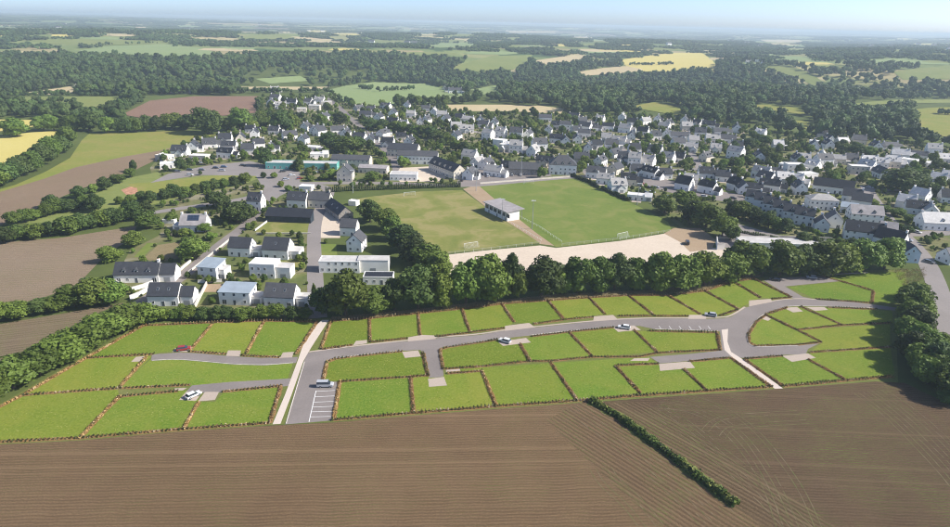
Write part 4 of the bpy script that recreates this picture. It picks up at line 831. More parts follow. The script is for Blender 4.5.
def house(px, py, L, D, hw, yaw, label, kind='gable', pitch=43, roof='slate_dark', wall='white_render', chim=2, dorm=0, sky_=0, wing=None, floors=2, group=None, name='house', cat='house', every=3.0, ux=False, z0=0, win=True, minf=-.25):
    p = at(px, py); s = mpp(p)
    if ux: L *= s; D *= s
    e = link(bpy.data.objects.new(name, None)); yw = R(yaw); e.location = p; e.rotation_euler = (0, 0, yw); tag(e, label, cat, group); housepos.append((p.x, p.y, max(L, D)))
    t = math.tan(R(pitch)); fs = -1 if facing(p, yw, 0, -1) > 0 else 1
    if kind == 'gable':
        wme, rme, zr = gable_meshes(L, D, hw, t, wall, roof); ob('wall', wme, e); ro = ob('roof', rme, e)
        cm = CHIM.get(wall, CHIM['white_render'])
        for i in range(chim): ob('chimney', cm, ro, ((L / 2 - .5) * (1 if i == 0 else -1), 0, zr + .1))
        for i in range(dorm):
            x = ((i + .5) / dorm - .5) * L * .82; y = D / 2 - .55; ob('dormer', DORM.get(roof, DORM['slate_dark']), ro, (x, fs * y, hw + .75), (0, 0, 0 if fs < 0 else math.pi))
        for i in range(sky_):
            x = ((i + .5) / sky_ - .5) * L * .7; y = D * .27; ob('rooflight', SKYL, ro, (x, fs * y, zr - y * t + .33), (R(pitch) * -fs, 0, 0))
    elif kind == 'hip':
        k = D / 2 * t; zr = hw + k; mb = MB(); mb.box(-L / 2, L / 2, -D / 2, D / 2, 0, hw); ob('wall', mb.mesh('wall', wall), e)
        o = .4; A = [(-L / 2 - o, -D / 2 - o), (L / 2 + o, -D / 2 - o), (L / 2 + o, D / 2 + o), (-L / 2 - o, D / 2 + o)]; b = [(x, y, hw - .1) for x, y in A]; b2 = [(x, y, hw + .12) for x, y in A]; r1, r2 = (-max(L / 2 - D / 2, .6), 0, zr), (max(L / 2 - D / 2, .6), 0, zr)
        mb = MB(); mb.poly(b[::-1]); [mb.poly([b[i], b[(i + 1) % 4], b2[(i + 1) % 4], b2[i]]) for i in range(4)]
        mb.poly([b2[0], b2[1], r2, r1]); mb.poly([b2[2], b2[3], r1, r2]); mb.poly([b2[1], b2[2], r2]); mb.poly([b2[3], b2[0], r1]); ro = ob('roof', mb.mesh('roof', roof), e)
        for i in range(chim): ob('chimney', CHIM['white_render'], ro, (r2[0] * (1 if i == 0 else -1), .6, zr - .2))
        for i in range(dorm): ob('dormer', DORM.get(roof, DORM['slate_dark']), ro, (((i + .5) / dorm - .5) * L * .8, fs * (D / 2 - .35), hw + .7), (0, 0, 0 if fs < 0 else math.pi))
    elif kind == 'flat':
        mb = MB(); mb.box(-L / 2, L / 2, -D / 2, D / 2, 0, hw); ob('wall', mb.mesh('wall', wall), e)
        mb = MB(); mb.box(-L / 2 - .06, L / 2 + .06, -D / 2 - .06, -D / 2 + .24, hw - .12, hw + .3); mb.box(-L / 2 - .06, L / 2 + .06, D / 2 - .24, D / 2 + .06, hw - .12, hw + .3); mb.box(-L / 2 - .06, -L / 2 + .24, -D / 2 + .24, D / 2 - .24, hw - .12, hw + .3); mb.box(L / 2 - .24, L / 2 + .06, -D / 2 + .24, D / 2 - .24, hw - .12, hw + .3)
        ro = ob('parapet', mb.mesh('parapet', wall), e); mb = MB(); mb.box(-L / 2 + .24, L / 2 - .24, -D / 2 + .24, D / 2 - .24, hw, hw + .1); ob('roof', mb.mesh('roof', roof), e)
    elif kind == 'mono':
        rise = D * math.tan(R(pitch)); mb = MB(); mb.prism([(-D / 2, 0), (D / 2, 0), (D / 2, hw + rise), (-D / 2, hw)], -L / 2, L / 2); ob('wall', mb.mesh('wall', wall), e)
        o = .35; tt = math.tan(R(pitch)); mb = MB(); mb.prism([(-D / 2 - o, hw - o * tt + .03), (D / 2 + o, hw + rise + o * tt + .03), (D / 2 + o, hw + rise + o * tt + .25), (-D / 2 - o, hw - o * tt + .25)], -L / 2 - .3, L / 2 + .3); ro = ob('roof', mb.mesh('roof', roof), e)
    if win: windows(e, yw, L, D, hw, floors, every=every, gab=1 if kind == 'gable' and D > 6 else 0, minf=minf)
    if wing:                       # (dx, dy, L, D, hw, roof kind) a lower volume built against the house
        dx, dy, wl, wdp, wh, wk = wing
        if wk == 'flat':
            mb = MB(); mb.box(dx - wl / 2, dx + wl / 2, dy - wdp / 2, dy + wdp / 2, 0, wh); o2 = ob('wing', mb.mesh('wing', wall), e); mb = MB(); mb.box(dx - wl / 2 - .1, dx + wl / 2 + .1, dy - wdp / 2 - .1, dy + wdp / 2 + .1, wh + .003, wh + .22); ob('wing_roof', mb.mesh('wing_roof', 'flat_roof'), o2)
        else:
            wme, rme, _ = gable_meshes(wl, wdp, wh, t, wall, roof, .25); rz = 0 if wk == 'gable' else math.pi / 2; o2 = ob('wing', wme, e, (dx, dy, -.01), (0, 0, rz)); ob('wing_roof', rme, o2)
        if facing(p, yw, 0, -1) > .1: ob('garage_door', GARAGE, e, (dx, dy - (wdp if wk != 'cross' else wl) / 2, .02), (0, 0, 0), (2.3, 1, 2.0))
    return e
LN = 'houses near the left lane'
house(141, 279, 17, 8, 3.6, 6, 'long white house with slate roof, dormers and rooflights above a curved terrace', dorm=3, sky_=0, roof='slate_dark', chim=1, group=LN, wing=(11.5, 0, 6, 7, 3.2, 'gable'))
house(168, 302, 11, 7.5, 4.2, 3, 'white house with dark slate roof and small wing right below the curved lane', sky_=2, roof='slate_dark', chim=0, group=LN, wing=(8.2, 0, 4.6, 6, 3.6, 'gable'))
house(213, 276, 8, 8, 5.2, -8, 'white cube house with pale zinc roof beside the lane', 'mono', 8, 'zinc', chim=0, group=LN, wing=(5.2, .6, 2.4, 5.5, 3.8, 'flat'))
house(239, 301, 11.5, 7.5, 5.0, -2, 'white two-storey house with blue-grey zinc roof above the tree hedge', 'mono', 7, 'zinc', chim=0, group=LN, wing=(7.6, .5, 3.6, 5, 2.8, 'flat'))
house(283, 303, 11.2, 8, 4.2, -3, 'white house with plain slate roof nearest the slim poplar', sky_=2, roof='slate_mid', chim=0, group=LN, wing=(8, .5, 4, 6, 3, 'flat'))
house(243, 254, 10, 7.5, 4.4, -4, 'white-gabled slate house at the left of a pair below the lawn', roof='slate_dark', chim=0, group=LN, wing=(7, .5, 4, 6, 3.2, 'flat'))
house(279, 256, 11.5, 9, 4.6, -4, 'larger white-gabled slate house at the right of the pair below the lawn', roof='slate_dark', chim=0, sky_=1, group=LN, wing=(8.2, .6, 4, 7, 3.4, 'flat'))
house(266, 275, 10.5, 7.5, 6.0, -3, 'white flat-roofed two-storey house between the slate houses', 'flat', roof='flat_roof_white', chim=0, group=LN, wing=(8.4, 0, 6, 6, 4.6, 'flat'), every=2.5)
house(257, 209, 8, 7, 5.6, -6, 'small tall white house standing alone at the road junction', roof='slate_dark', chim=1, dorm=2, group=LN, pitch=48)
e = house(196, 229, 12.5, 9, 3.4, 4, 'solitary house with large roof carrying solar panels', roof='fibre_roof', chim=2, group=LN, pitch=44, wing=(-8, 0, 4, 6, 2.6, 'flat'))
mb = MB()
for i in range(4):
    for j in range(3): mb.box(-2.6 + i * 1.4, -1.3 + i * 1.4, -.95 + j * 1.05, .05 + j * 1.05, 0, .06)
ob('solar_panels', mb.mesh('solar_panels', 'solar'), e, (0, -2.2, 3.4 + 4.5 * .966 - 2.2 * .966 + .42), (R(44), 0, 0))
house(290, 221, 24, 6, 3.2, -3, 'long low building with black roof above the dry lawn', 'mono', 24, 'slate_black', 'dark_wall', chim=0, group=LN, name='sports_building', cat='building', win=False)
house(299, 206, 11, 8, 4.6, -5, 'white slate house at the left of the attached pair by the yard', roof='slate_dark', chim=1, group=LN, sky_=2)
house(321, 206, 12, 8, 4.6, -5, 'pale slate house at the right of the attached pair by the yard', roof='slate_mid', chim=2, group=LN, wall='cream_render')
house(339, 215, 22, 8, 3.4, -58, 'long slate-roofed barn set diagonally beside the yard', roof='slate_dark', chim=0, group=LN, wall='grey_stone', name='barn', cat='barn', sky_=2)
house(354, 205, 5, 4, 2.6, -20, 'tiny white shed beside the diagonal barn', 'flat', roof='flat_roof_white', chim=0, win=False, name='shed', cat='shed')
house(350, 234, 8, 7, 4.5, -5, 'grey-roofed house above the white gable near the worn pitch', roof='slate_mid', chim=0, group=LN)
house(357, 249, 9, 7, 5, 84, 'white house with its gable towards us left of the pitch trees', roof='slate_mid', chim=0, group=LN)
house(341, 270, 17, 7, 5.0, 2, 'modern white house with grey flat roofs and dark glazing', 'flat', roof='flat_roof', chim=0, group=LN, every=2.8, wing=(14, .4, 13, 6, 5.4, 'flat'))
house(379, 282, 12, 6, 3.2, 2, 'low white garage with dark flat roof beside the belt trees', 'flat', roof='slate_black', chim=0, group=LN, name='garage', cat='garage')
house(307, 190, 8, 6, 2.8, -5, 'small pale kiosk by the junction', 'flat', roof='flat_roof_white', chim=0, win=False, name='kiosk', cat='kiosk')
house(170, 223, 6, 3, 2.0, 0, 'pale caravan-like garden shed beside the solitary house', 'flat', roof='flat_roof', chim=0, win=False, name='shed', cat='shed')
# village landmarks
house(303, 168, 50, 10, 4.2, 2, 'long flat-roofed turquoise building', 'flat', roof='flat_roof', wall='turquoise', chim=0, name='public_building', cat='building', every=4)
house(352, 165, 28, 12, 5, -2, 'long grey-roofed hall beside the turquoise building', roof='slate_mid', wall='cream_render', chim=0, pitch=22, name='hall', cat='building')
house(346, 180, 9, 10, 6, 88, 'tall pale stone house with gable towards us behind the clipped hedge', roof='slate_mid', wall='cream_render', chim=2)
house(374, 172, 20, 9, 3.6, -5, 'low grey-roofed shed row right of the tall stone house', roof='fibre_roof', wall='cream_render', chim=0, pitch=18, name='shed_row', cat='building')
house(418, 163, 30, 10, 6.4, 0, 'white two-storey school block with grey roof', roof='slate_mid', chim=0, pitch=30, name='school', cat='building', every=2.6)
house(404, 155, 24, 14, 5.5, -6, 'big dark-roofed hall behind the white school block', roof='slate_dark', chim=0, pitch=28, name='hall', cat='building', wall='cream_render')
house(447, 174, 34, 10, 5.4, -56, 'long dark slate school wing set diagonally with many windows', roof='slate_dark', chim=0, pitch=40, name='school', cat='building', wall='cream_render', every=2.4, dorm=4)
house(404, 179, 18, 10, 4.0, 0, 'white flat-roofed canteen beside the school yard', 'flat', roof='flat_roof', chim=0, name='canteen', cat='building')
house(562, 173, 19, 13, 7.2, -3, 'big white manor with hipped slate roof and three dormers', 'hip', 42, 'slate_mid', chim=2, dorm=3, name='manor', cat='house', every=2.8)
house(524, 174, 22, 10, 4.6, -2, 'long grey-roofed outbuilding left of the manor', roof='slate_mid', wall='grey_stone', chim=1, pitch=38, name='outbuilding', cat='building')
house(783, 247, 44, 9, 3.0, -2, 'long pale flat-roofed hall behind the tree belt', 'flat', roof='flat_roof', chim=0, name='hall', cat='building', every=6)
# the white terrace at right
tn = 0
for i, (x, y, w_) in enumerate(((752, 205, 8.5), (761, 208.5, 8.5), (770, 212.5, 8.5), (780, 216.5, 9), (791, 220.5, 9.5), (803, 224, 10))):
    house(x, y, w_, 7, 6.0, -30, 'white terraced house with black slate roof, %s from the left in the curved terrace' % ORD[i], roof='slate_dark', chim=1, dorm=1, group='white terrace', every=2.8)
house(820, 208, 16, 10, 6.0, -8, 'big white two-storey house with sunlit hipped roof above the terrace', 'hip', 30, 'slate_light', chim=1, group='right houses', every=2.6)
house(832, 192, 24, 9, 4.4, -28, 'long black-roofed building above the big white house', roof='slate_black', chim=0, group='right houses', name='barn', cat='building')
house(851, 201, 11, 8, 4.2, -30, 'dark-roofed house left of the pair at the road bend', roof='slate_dark', chim=1, group='right houses'); house(860, 206, 11, 8, 4.2, -30, 'dark-roofed house right of the pair at the road bend', roof='slate_dark', chim=0, group='right houses')
house(848, 212, 9, 8, 3.6, -30, 'blue-grey roofed house below the dark pair', roof='zinc', chim=0, pitch=28, group='right houses')
house(863, 221, 17, 9, 5.0, -10, 'white house with pinkish roof and two dormers beside the road', roof='fibre_roof', chim=0, dorm=2, group='right houses')
house(862, 239, 18, 9, 5.0, -24, 'long white-gabled house with black slate roof above the belt', roof='slate_black', chim=1, sky_=2, group='right houses')
house(886, 236, 8, 7, 4.4, -24, 'reddish-roofed small house between the black roofs', roof='fibre_roof', chim=0, group='right houses'); house(889, 246, 13, 9, 4.4, -50, 'black-roofed house beside the road by the belt end', roof='slate_black', chim=1, group='right houses')
house(906, 260, 8, 7, 5.0, 84, 'blue-white gabled house at the right end of the tree belt', roof='slate_mid', wall='blue_render', chim=0, group='right houses')
house(832, 226, 9, 8, 4.6, 70, 'white house with gable towards us between terrace and black roofs', roof='slate_mid', chim=1, group='right houses'); house(820, 230, 8, 7, 4.4, 70, 'low white gabled house at the right end of the terrace', roof='slate_mid', chim=1, group='right houses')
EH = 'eastern houses beyond the road'
house(905, 207, 10, 8, 4.0, -40, 'white house with sun-glared roof beyond the road bend', roof='slate_glare', group=EH); house(919, 200, 10, 8, 4.0, -60, 'white house with sun-glared roof right of the huge dark tree', roof='slate_glare', group=EH); house(915, 213, 12, 8, 4, -25, 'black-roofed bungalow with rooflights beyond the road', roof='slate_black', sky_=2, group=EH)
house(929, 217, 9, 8, 4, 60, 'white gabled house beside the black-roofed bungalow', roof='slate_light', group=EH); house(936, 228, 20, 10, 4.2, -4, 'long white house with sun-glared roof at the right edge', roof='slate_glare', group=EH, dorm=1)
house(937, 184, 10, 9, 4, -40, 'white house with sun-glared roof top right of the huge dark tree', roof='slate_glare', group=EH); house(948, 182, 10, 9, 4, -40, 'white house with sun-glared roof at the right edge above', roof='slate_glare', group=EH); house(949, 202, 12, 9, 4, -20, 'dark-roofed house half out of the right edge', roof='slate_black', group=EH)
house(951, 262, 10, 8, 3.4, 10, 'low house at the right edge beside the road', roof='slate_mid', chim=0, group=EH)

# ---- the village at large: (px, py of roof middle, style letter)
#  d dark gable to the side, g white gable towards us, p roof with sun glare painted in, m mid roof, c flat-roofed cube, t tall white, b big
DRIVE = mesh('driveway', [(-.5, -.5, 0), (.5, -.5, 0), (.5, .5, 0), (-.5, .5, 0)], [(0, 1, 2, 3)], 'drive_gravel'); DRIVE2 = mesh('driveway', [(-.5, -.5, 0), (.5, -.5, 0), (.5, .5, 0), (-.5, .5, 0)], [(0, 1, 2, 3)], 'path_pale'); DRIVE3 = mesh('lawn', [(-.5, -.5, 0), (.5, -.5, 0), (.45, .5, 0), (-.5, .4, 0)], [(0, 1, 2, 3)], 'pitch_new')
def apron(p, yw, L, D, i):
    if p.z > .5: return
    d = Matrix.Rotation(yw, 3, 'Z'); a = p + d @ Vector((random.uniform(-3, 3), -D / 2 - 2.2, 0)); a.z = .02 + .0007 * (i % 9); struct(ob('driveway', DRIVE if i % 3 else DRIVE2, None, a, (0, 0, yw), (L * random.uniform(.5, 1), 4.2, 1)))
    b = p + d @ Vector((random.uniform(-2, 2), D / 2 + 4.5, 0)); b.z = .018 + .0002 * (i % 7); struct(ob('lawn', DRIVE3, None, b, (0, 0, yw), (L * 1.2, 7, 1)))
def estate(where, group, base, lst):
    lst = sorted(lst, key=lambda q: q[0])
    words = {'d': 'dark-roofed white house', 'g': 'gable-fronted white house', 'p': 'sunlit-roofed white house', 'm': 'grey-roofed white house', 'c': 'flat-roofed white house', 't': 'tall white house', 'b': 'large grey-roofed house'}
    for i, (x, y, k) in enumerate(lst):
        random.seed(int(x * 31 + y * 17)); L = random.uniform(9, 13.5); D = random.uniform(6.8, 8.6); yw = base + random.uniform(-24, 24) + (-25 if x > 640 and random.random() < .4 else 0); hw = random.uniform(3.4, 4.8); roof = 'slate_mid'; kind = 'gable'; pit = random.uniform(38, 46); wall = 'white_render' if random.random() < .85 else 'cream_render'
        if k == 'm':
            roof = random.choice(['slate_mid', 'slate_mid', 'slate_dark', 'slate_light'])
            if random.random() < .35: yw += 80
        if k == 'm' and x > 790 and y > 150: roof = random.choice(['slate_glare', 'slate_light', 'slate_mid'])  # right-hand roofs mostly take the painted glare colours
        if k == 'd': roof = random.choice(['slate_dark', 'slate_black', 'slate_black'])
        elif k == 'g': yw = base + 90 + random.uniform(-15, 15); roof = random.choice(['slate_mid', 'slate_dark']); wall = 'white_render'
        elif k == 'p': roof = 'slate_light' if x < 760 else 'slate_glare'  # painted sun glare is stronger on roofs further right
        elif k == 'c': kind = 'flat'; roof = 'flat_roof_white'; hw = random.choice([3.2, 5.8])
        elif k == 't': hw = 6.4; roof = random.choice(['slate_mid', 'slate_light']); wall = 'white_render'
        elif k == 'b': L *= 1.5; D *= 1.25; pit = 32
        far_ = y < 150; wing = None
        if random.random() < .6: wing = (L / 2 + 2, random.uniform(-.8, .8), 4.4, D * .72, 2.7, random.choice(['flat', 'gable', 'gable'])) if random.random() < .7 else (random.uniform(-2, 2), -D / 2 - 1.2, 4, 5, 2.8, 'cross')
        house(x, y + 2.2, L, D, hw, yw, '%s, %s from left in %s' % (words[k], ORD[i], where), kind, pit, roof, wall, chim=0 if kind == 'flat' else random.choice([1, 2, 2]), dorm=random.choice([0, 0, 1, 2]) if kind == 'gable' and k != 'b' else 0, sky_=random.choice([0, 1, 2]) if not far_ else 0, wing=wing, floors=2, group=group, every=3.2 if not far_ else 4.2, minf=-.1 if far_ else -.25)
        apron(at(x, y + 2.2), R(yw), L, D, i)
estate('the new estate right of the reddish field', 'houses of the new estate', -4, [(271, 103, 'm'), (281, 106, 'p'), (292, 103, 'd'), (309, 102, 'm'), (315, 108, 'c'), (302, 111, 'c'), (276, 98, 'm'), (320, 101, 'p'), (327, 104, 'c')])
estate('the rows left of the turquoise building', 'houses left of the turquoise building', 8, [(165, 157, 'c'), (168, 165, 'c'), (181, 153, 'm'), (194, 149, 'm'), (210, 145, 'm'), (226, 141, 'm'), (241, 139, 'm'), (230, 147, 'm'), (227, 155, 'd'), (249, 152, 'm'), (259, 146, 'd'), (271, 149, 'g'), (255, 135, 'g'), (251, 130, 'd'), (275, 132, 'd'), (290, 137, 'm'), (304, 141, 'm'), (200, 157, 'c')])
estate('the cluster above the turquoise building', 'houses above the turquoise building', 0, [(306, 128, 'g'), (316, 131, 'g'), (320, 133, 'm'), (338, 131, 'm'), (346, 134, 'g'), (311, 148, 'c'), (325, 117, 'm'), (317, 155, 'c')])
estate('the rows below the pale green field, left part', 'houses below the pale green field', -10, [(359, 110, 'm'), (371, 110, 'm'), (366, 115, 'm'), (379, 118, 'g'), (386, 106, 'm'), (393, 113, 'g'), (407, 106, 'g'), (411, 115, 'm'), (426, 109, 'm'), (434, 113, 'm'), (442, 115, 'p'), (446, 120, 'g'), (420, 122, 'g'), (393, 123, 'd'), (404, 126, 'p'), (427, 120, 'm'), (360, 138, 'd'), (371, 140, 'g'), (383, 134, 'g'), (401, 138, 'd'), (410, 144, 'g'), (388, 144, 'd')])
estate('the group below the stubble field', 'houses below the stubble field', -12, [(456, 127, 'p'), (460, 119, 'd'), (468, 120, 'm'), (480, 121, 'g'), (456, 137, 'g'), (467, 130, 'm'), (494, 123, 'g'), (484, 125, 'm'), (488, 137, 't'), (501, 135, 't'), (516, 136, 't'), (528, 135, 'g'), (500, 144, 'c'), (506, 149, 'c'), (516, 150, 't'), (470, 157, 'p'), (478, 164, 'm')])
estate('the dense quarter around the manor', 'houses around the manor', -10, [(539, 148, 't'), (545, 119, 'b'), (548, 131, 'g'), (556, 126, 'd'), (565, 128, 't'), (565, 142, 'g'), (556, 140, 'd'), (574, 117, 'm'), (582, 122, 'm'), (577, 140, 'g'), (584, 135, 'm'), (545, 163, 'd'), (509, 169, 'd'), (494, 173, 'p'), (486, 166, 'm'), (581, 161, 'd'), (585, 128, 'm'), (576, 131, 'm'), (470, 176, 'm'), (533, 153, 'm')])
estate('the middle quarter behind the greener pitch', 'houses behind the greener pitch', -12, [(596, 146, 'd'), (593, 128, 'm'), (600, 119, 'p'), (608, 128, 'd'), (606, 140, 'p'), (611, 146, 'm'), (622, 118, 'm'), (625, 130, 'm'), (631, 137, 'g'), (632, 123, 'd'), (634, 150, 'd'), (634, 163, 't'), (624, 161, 'm'), (615, 171, 'm'), (596, 175, 'm'), (605, 181, 'p'), (617, 188, 'p'), (628, 182, 'd'), (637, 172, 'd'), (636, 197, 'c'), (614, 155, 'm'), (600, 163, 'm'), (619, 142, 'p'), (588, 150, 'm')])
estate('the upper rows under the right-hand wood', 'houses on the upper right slope', -12, [(645, 122, 'm'), (657, 120, 'm'), (668, 124, 'm'), (684, 121, 'g'), (686, 128, 'p'), (697, 124, 'd'), (708, 126, 'd'), (720, 132, 'b'), (736, 130, 'g'), (760, 134, 'p'), (643, 132, 'd'), (655, 137, 'm'), (666, 135, 'm'), (679, 137, 'b'), (693, 142, 'p'), (678, 144, 'm'), (691, 149, 'p'), (712, 140, 'p'), (724, 140, 'b'), (715, 150, 'p'), (664, 127, 'p'), (700, 134, 'm')])
estate('the rows above the right pitch clump', 'houses on the lower right slope', -14, [(735, 156, 't'), (736, 148, 'd'), (705, 159, 'm'), (676, 159, 'd'), (667, 160, 'm'), (655, 151, 'd'), (648, 163, 'p'), (650, 175, 'd'), (662, 176, 'd'), (705, 175, 'd'), (722, 178, 'd'), (761, 175, 'm'), (773, 175, 'm'), (788, 166, 'c'), (797, 161, 'g'), (758, 158, 'g'), (777, 146, 'p'), (684, 187, 'd'), (707, 190, 'd'), (735, 187, 'd'), (742, 190, 'g'), (765, 181, 'm'), (769, 188, 'd'), (783, 182, 'p'), (795, 183, 'p'), (798, 191, 'g'), (690, 182, 'p'), (753, 192, 'd')])
estate('the white houses under the wooded hill at right', 'houses under the wooded hill', -10, [(821, 135, 'd'), (816, 142, 'c'), (813, 148, 'g'), (828, 140, 'g'), (841, 143, 'p'), (827, 146, 'g'), (858, 142, 'm'), (875, 147, 'g'), (889, 147, 'b'), (899, 156, 'p'), (916, 156, 'b'), (932, 153, 't'), (802, 161, 'm'), (821, 157, 'm'), (822, 164, 't'), (835, 161, 'm'), (850, 161, 'm'), (868, 163, 'p'), (879, 164, 'p'), (891, 164, 'p'), (908, 164, 'c'), (930, 164, 'c'), (857, 171, 'c'), (866, 168, 'p'), (807, 175, 'c'), (793, 169, 'c'), (880, 175, 'g'), (944, 160, 'm'), (812, 168, 'p')])
random.seed(11)
estate('the hamlet between the wood and the reddish field', 'houses of the hamlet', 0, [(80, 88, 'p'), (90, 90, 'm'), (126, 92, 'c'), (137, 91, 'g'), (163, 91, 'p'), (170, 91, 'c'), (177, 91, 'g'), (188, 91, 'c'), (275, 90, 'm')])
estate('the farm inside the pale green field', 'farm buildings in the pale green field', 0, [(455, 91, 'b'), (449, 90, 'd'), (446, 88, 'm')])
estate('the far farm above the wooded slope at right', 'far farm buildings', 0, [(757, 60, 'c'), (764, 62, 'b'), (773, 60, 'c'), (748, 61, 'm')])
for i in range(70):
    r = 2600 * (12000 / 2600) ** random.random(); a = R(random.uniform(-38, 38)); x, y = r * math.sin(a), r * math.cos(a)
    e = link(bpy.data.objects.new('farmhouse', None)); e.location = (x, y, float(H(x, y))); e.rotation_euler = (0, 0, random.uniform(-.6, .6)); e.scale = (1.5,) * 3
    tag(e, 'tiny pale farmhouse in the hazy far countryside', 'farmhouse', 'far farmhouses')
    if i == 0: FW, FR, _ = gable_meshes(15, 8, 5, .8, 'white_render', 'slate_mid')
    ob('wall', FW, e); ob('roof', FR, e)

# ---- stand, goals, floodlights, walls, cars
p0 = at(491, 211.5); p1 = at(508, 219.5); d_ = p1 - p0; yaw = math.atan2(d_.y, d_.x); Ls = 23
e = link(bpy.data.objects.new('grandstand', None)); e.location = (p0 + p1) / 2; e.rotation_euler = (0, 0, yaw); tag(e, 'white football grandstand with flat grey overhanging roof between the pitches', 'grandstand')
mb = MB(); mb.box(-Ls / 2, Ls / 2, -2.4, 2.6, 0, 4.9); mb.box(Ls / 2 - .3, Ls / 2, 2.6, 5.6, 0, 5.0); mb.box(-Ls / 2, -Ls / 2 + .3, 2.6, 5.6, 0, 5.0); ob('wall', mb.mesh('wall', 'white_render'), e)
mb = MB(); mb.prism([(-3.4, 5.0), (8.2, 5.75), (8.2, 6.1), (-3.4, 5.35)], -Ls / 2 - .8, Ls / 2 + .8); ob('roof', mb.mesh('roof', 'fibre_roof'), e)
for i in range(4): mb = MB(); mb.box(-Ls / 2 + .32, Ls / 2 - .32, 5.6 - (i + 1) * .75, 5.59 - i * .75, 0, .6 + i * .5); ob('bench_step', mb.mesh('bench_step', 'flat_roof'), e)
for i in range(6): x = -Ls / 2 + 2.2 + i * 4.3; mb = MB(); mb.tube((x, 6.6, 0), (x, 6.6, 5.6), .12, .12); ob('post', mb.mesh('post', 'grey_metal'), e)
for i in range(6): ob('window', WIN_G, e, (-Ls / 2 + 2.3 + i * 4.25, -2.4, 3.2), (0, 0, 0), (3.4, 1, 2.2))
for i in range(3): ob('door', DOOR, e, (-Ls / 2 + 4.4 + i * 8.5, -2.4, .02), (0, 0, 0), (1.1, 1, 1.9))
def goal(a, b, label):
    A, B = at(*a), at(*b); d = B - A; n = Vector((-d.y, d.x, 0)).normalized() * 1.8
    if n.y * (1 if (A.y > 330) else -1) < 0: n = -n
    e = link(bpy.data.objects.new('football_goal', None)); e.location = A; tag(e, label, 'goal', 'football goals')
    L = d.length; u = d / L * 7.3 if L > 0 else d; mb = MB(); z = Vector((0, 0, 2.44)); o = Vector((0, 0, 0))
    for s, t in ((o, z), (u, u + z), (z, u + z)): mb.tube(s, t, .07, .07)
    ob('frame', mb.mesh('frame', 'white_frame'), e); mb = MB()
    for i in range(13): q = u * (i / 12); mb.tube(q + z, q + n, .02, .02, 3)
    for i in range(1, 6): f = i / 6; mb.tube(z.lerp(n, f), (u + z).lerp(u + n, f), .02, .02, 3)
    ob('net', mb.mesh('net', 'net'), e)
goal((464, 248.5), (480, 246), 'white goal at the near end of the worn pitch'); goal((404, 196.5), (415, 195.5), 'white goal at the far end of the worn pitch')
goal((617, 238.5), (630, 235.5), 'white goal at the near end of the greener pitch'); goal((524, 184.5), (534, 183.5), 'white goal at the far end of the greener pitch')
def pole(px, py, h, label, lamps=4, group='floodlight masts'):
    e = link(bpy.data.objects.new('floodlight_mast', None)); e.location = at(px, py); tag(e, label, 'floodlight', group)
    mb = MB(); mb.tube((0, 0, 0), (0, 0, h), .22, .1, 8); ob('mast', mb.mesh('mast', 'grey_metal'), e); mb = MB(); mb.box(-1.1, 1.1, -.06, .06, h - .1, h + .05); ob('crossbar', mb.mesh('crossbar', 'grey_metal'), e)
    for i in range(lamps):
        x = -.9 + i * 1.8 / max(1, lamps - 1); mb = MB(); mb.prism([(-.3, h + .05), (.15, h + .05), (.22, h + .45), (-.18, h + .5)], x - .22, x + .22); ob('lamp', mb.mesh('lamp', 'lamp_lens'), e)
pole(532, 229, 15, 'tall floodlight mast on the dirt walkway near the grandstand'); pole(353, 193, 14, 'floodlight mast at the far left corner of the worn pitch'); pole(476, 191, 14, 'floodlight mast at the head of the walkway'); pole(521, 177, 14, 'floodlight mast behind the greener pitch'); pole(502, 221, 12, 'thin mast beside the grandstand end'); pole(637, 205, 13, 'floodlight mast at the right side of the greener pitch')
def lamp_post(px, py, label):
    e = link(bpy.data.objects.new('street_lamp', None)); e.location = at(px, py); tag(e, label, 'street lamp', 'street lamps on the site roads')
    mb = MB(); mb.tube((0, 0, 0), (0, 0, 5), .07, .05, 6); mb.tube((0, 0, 5), (0, -.9, 5.15), .04, .04, 5); ob('post', mb.mesh('post', 'grey_metal'), e); mb = MB(); mb.box(-.12, .12, -1.4, -.8, 5.1, 5.22); ob('lamp_head', mb.mesh('lamp_head', 'grey_metal'), e)
def wall_(pix, h, label, m='white_render', th=.3, name='garden_wall', cat='wall'):
    pts = dens([at(*p) for p in pix], 5); off = offset_line(pts, th / 2); mb = MB(); c = pts[0].copy(); z = Vector((0, 0, h))
    for a, b, oa, ob_ in zip(pts, pts[1:], off, off[1:]):
        A, B, C, D = a + oa - c, b + ob_ - c, b - ob_ - c, a - oa - c; mb.poly([A + z, D + z, C + z, B + z]); mb.poly([A, A + z, B + z, B]); mb.poly([D, C, C + z, D + z])
    e = link(bpy.data.objects.new(name, None)); e.location = c; tag(e, label, cat); ob('masonry', mb.mesh('masonry', m), e); mb2 = MB()
    for a, b in zip(pts, pts[1:]):
        o = offset_line([a, b], th / 2 + .05); A, B, C, D = a + o[0] - c, b + o[1] - c, b - o[1] - c, a - o[0] - c; z2 = Vector((0, 0, h + .08)); mb2.poly([A + z2, D + z2, C + z2, B + z2]); mb2.poly([A + z, A + z2, B + z2, B + z]); mb2.poly([D + z, C + z, C + z2, D + z2])
    ob('coping', mb2.mesh('coping', 'stone_trim'), e)
wall_([(115, 283), (123, 288), (132, 291), (143, 288), (153, 284)], 1.6, 'curved white terrace wall below the long slate house')
wall_([(130, 300), (140, 296), (153, 288)], 1.8, 'white retaining wall rising beside the lane'); wall_([(168, 277), (180, 271), (191, 262)], 1.2, 'white garden wall beside the lane above the cube house')
wall_([(195, 309), (203, 293), (207, 285)], 1.6, 'pale dividing wall right of the house with the small wing', 'cream_render'); wall_([(230, 240), (200, 264), (185, 276)], .8, 'low pale wall along the lane', 'cream_render')
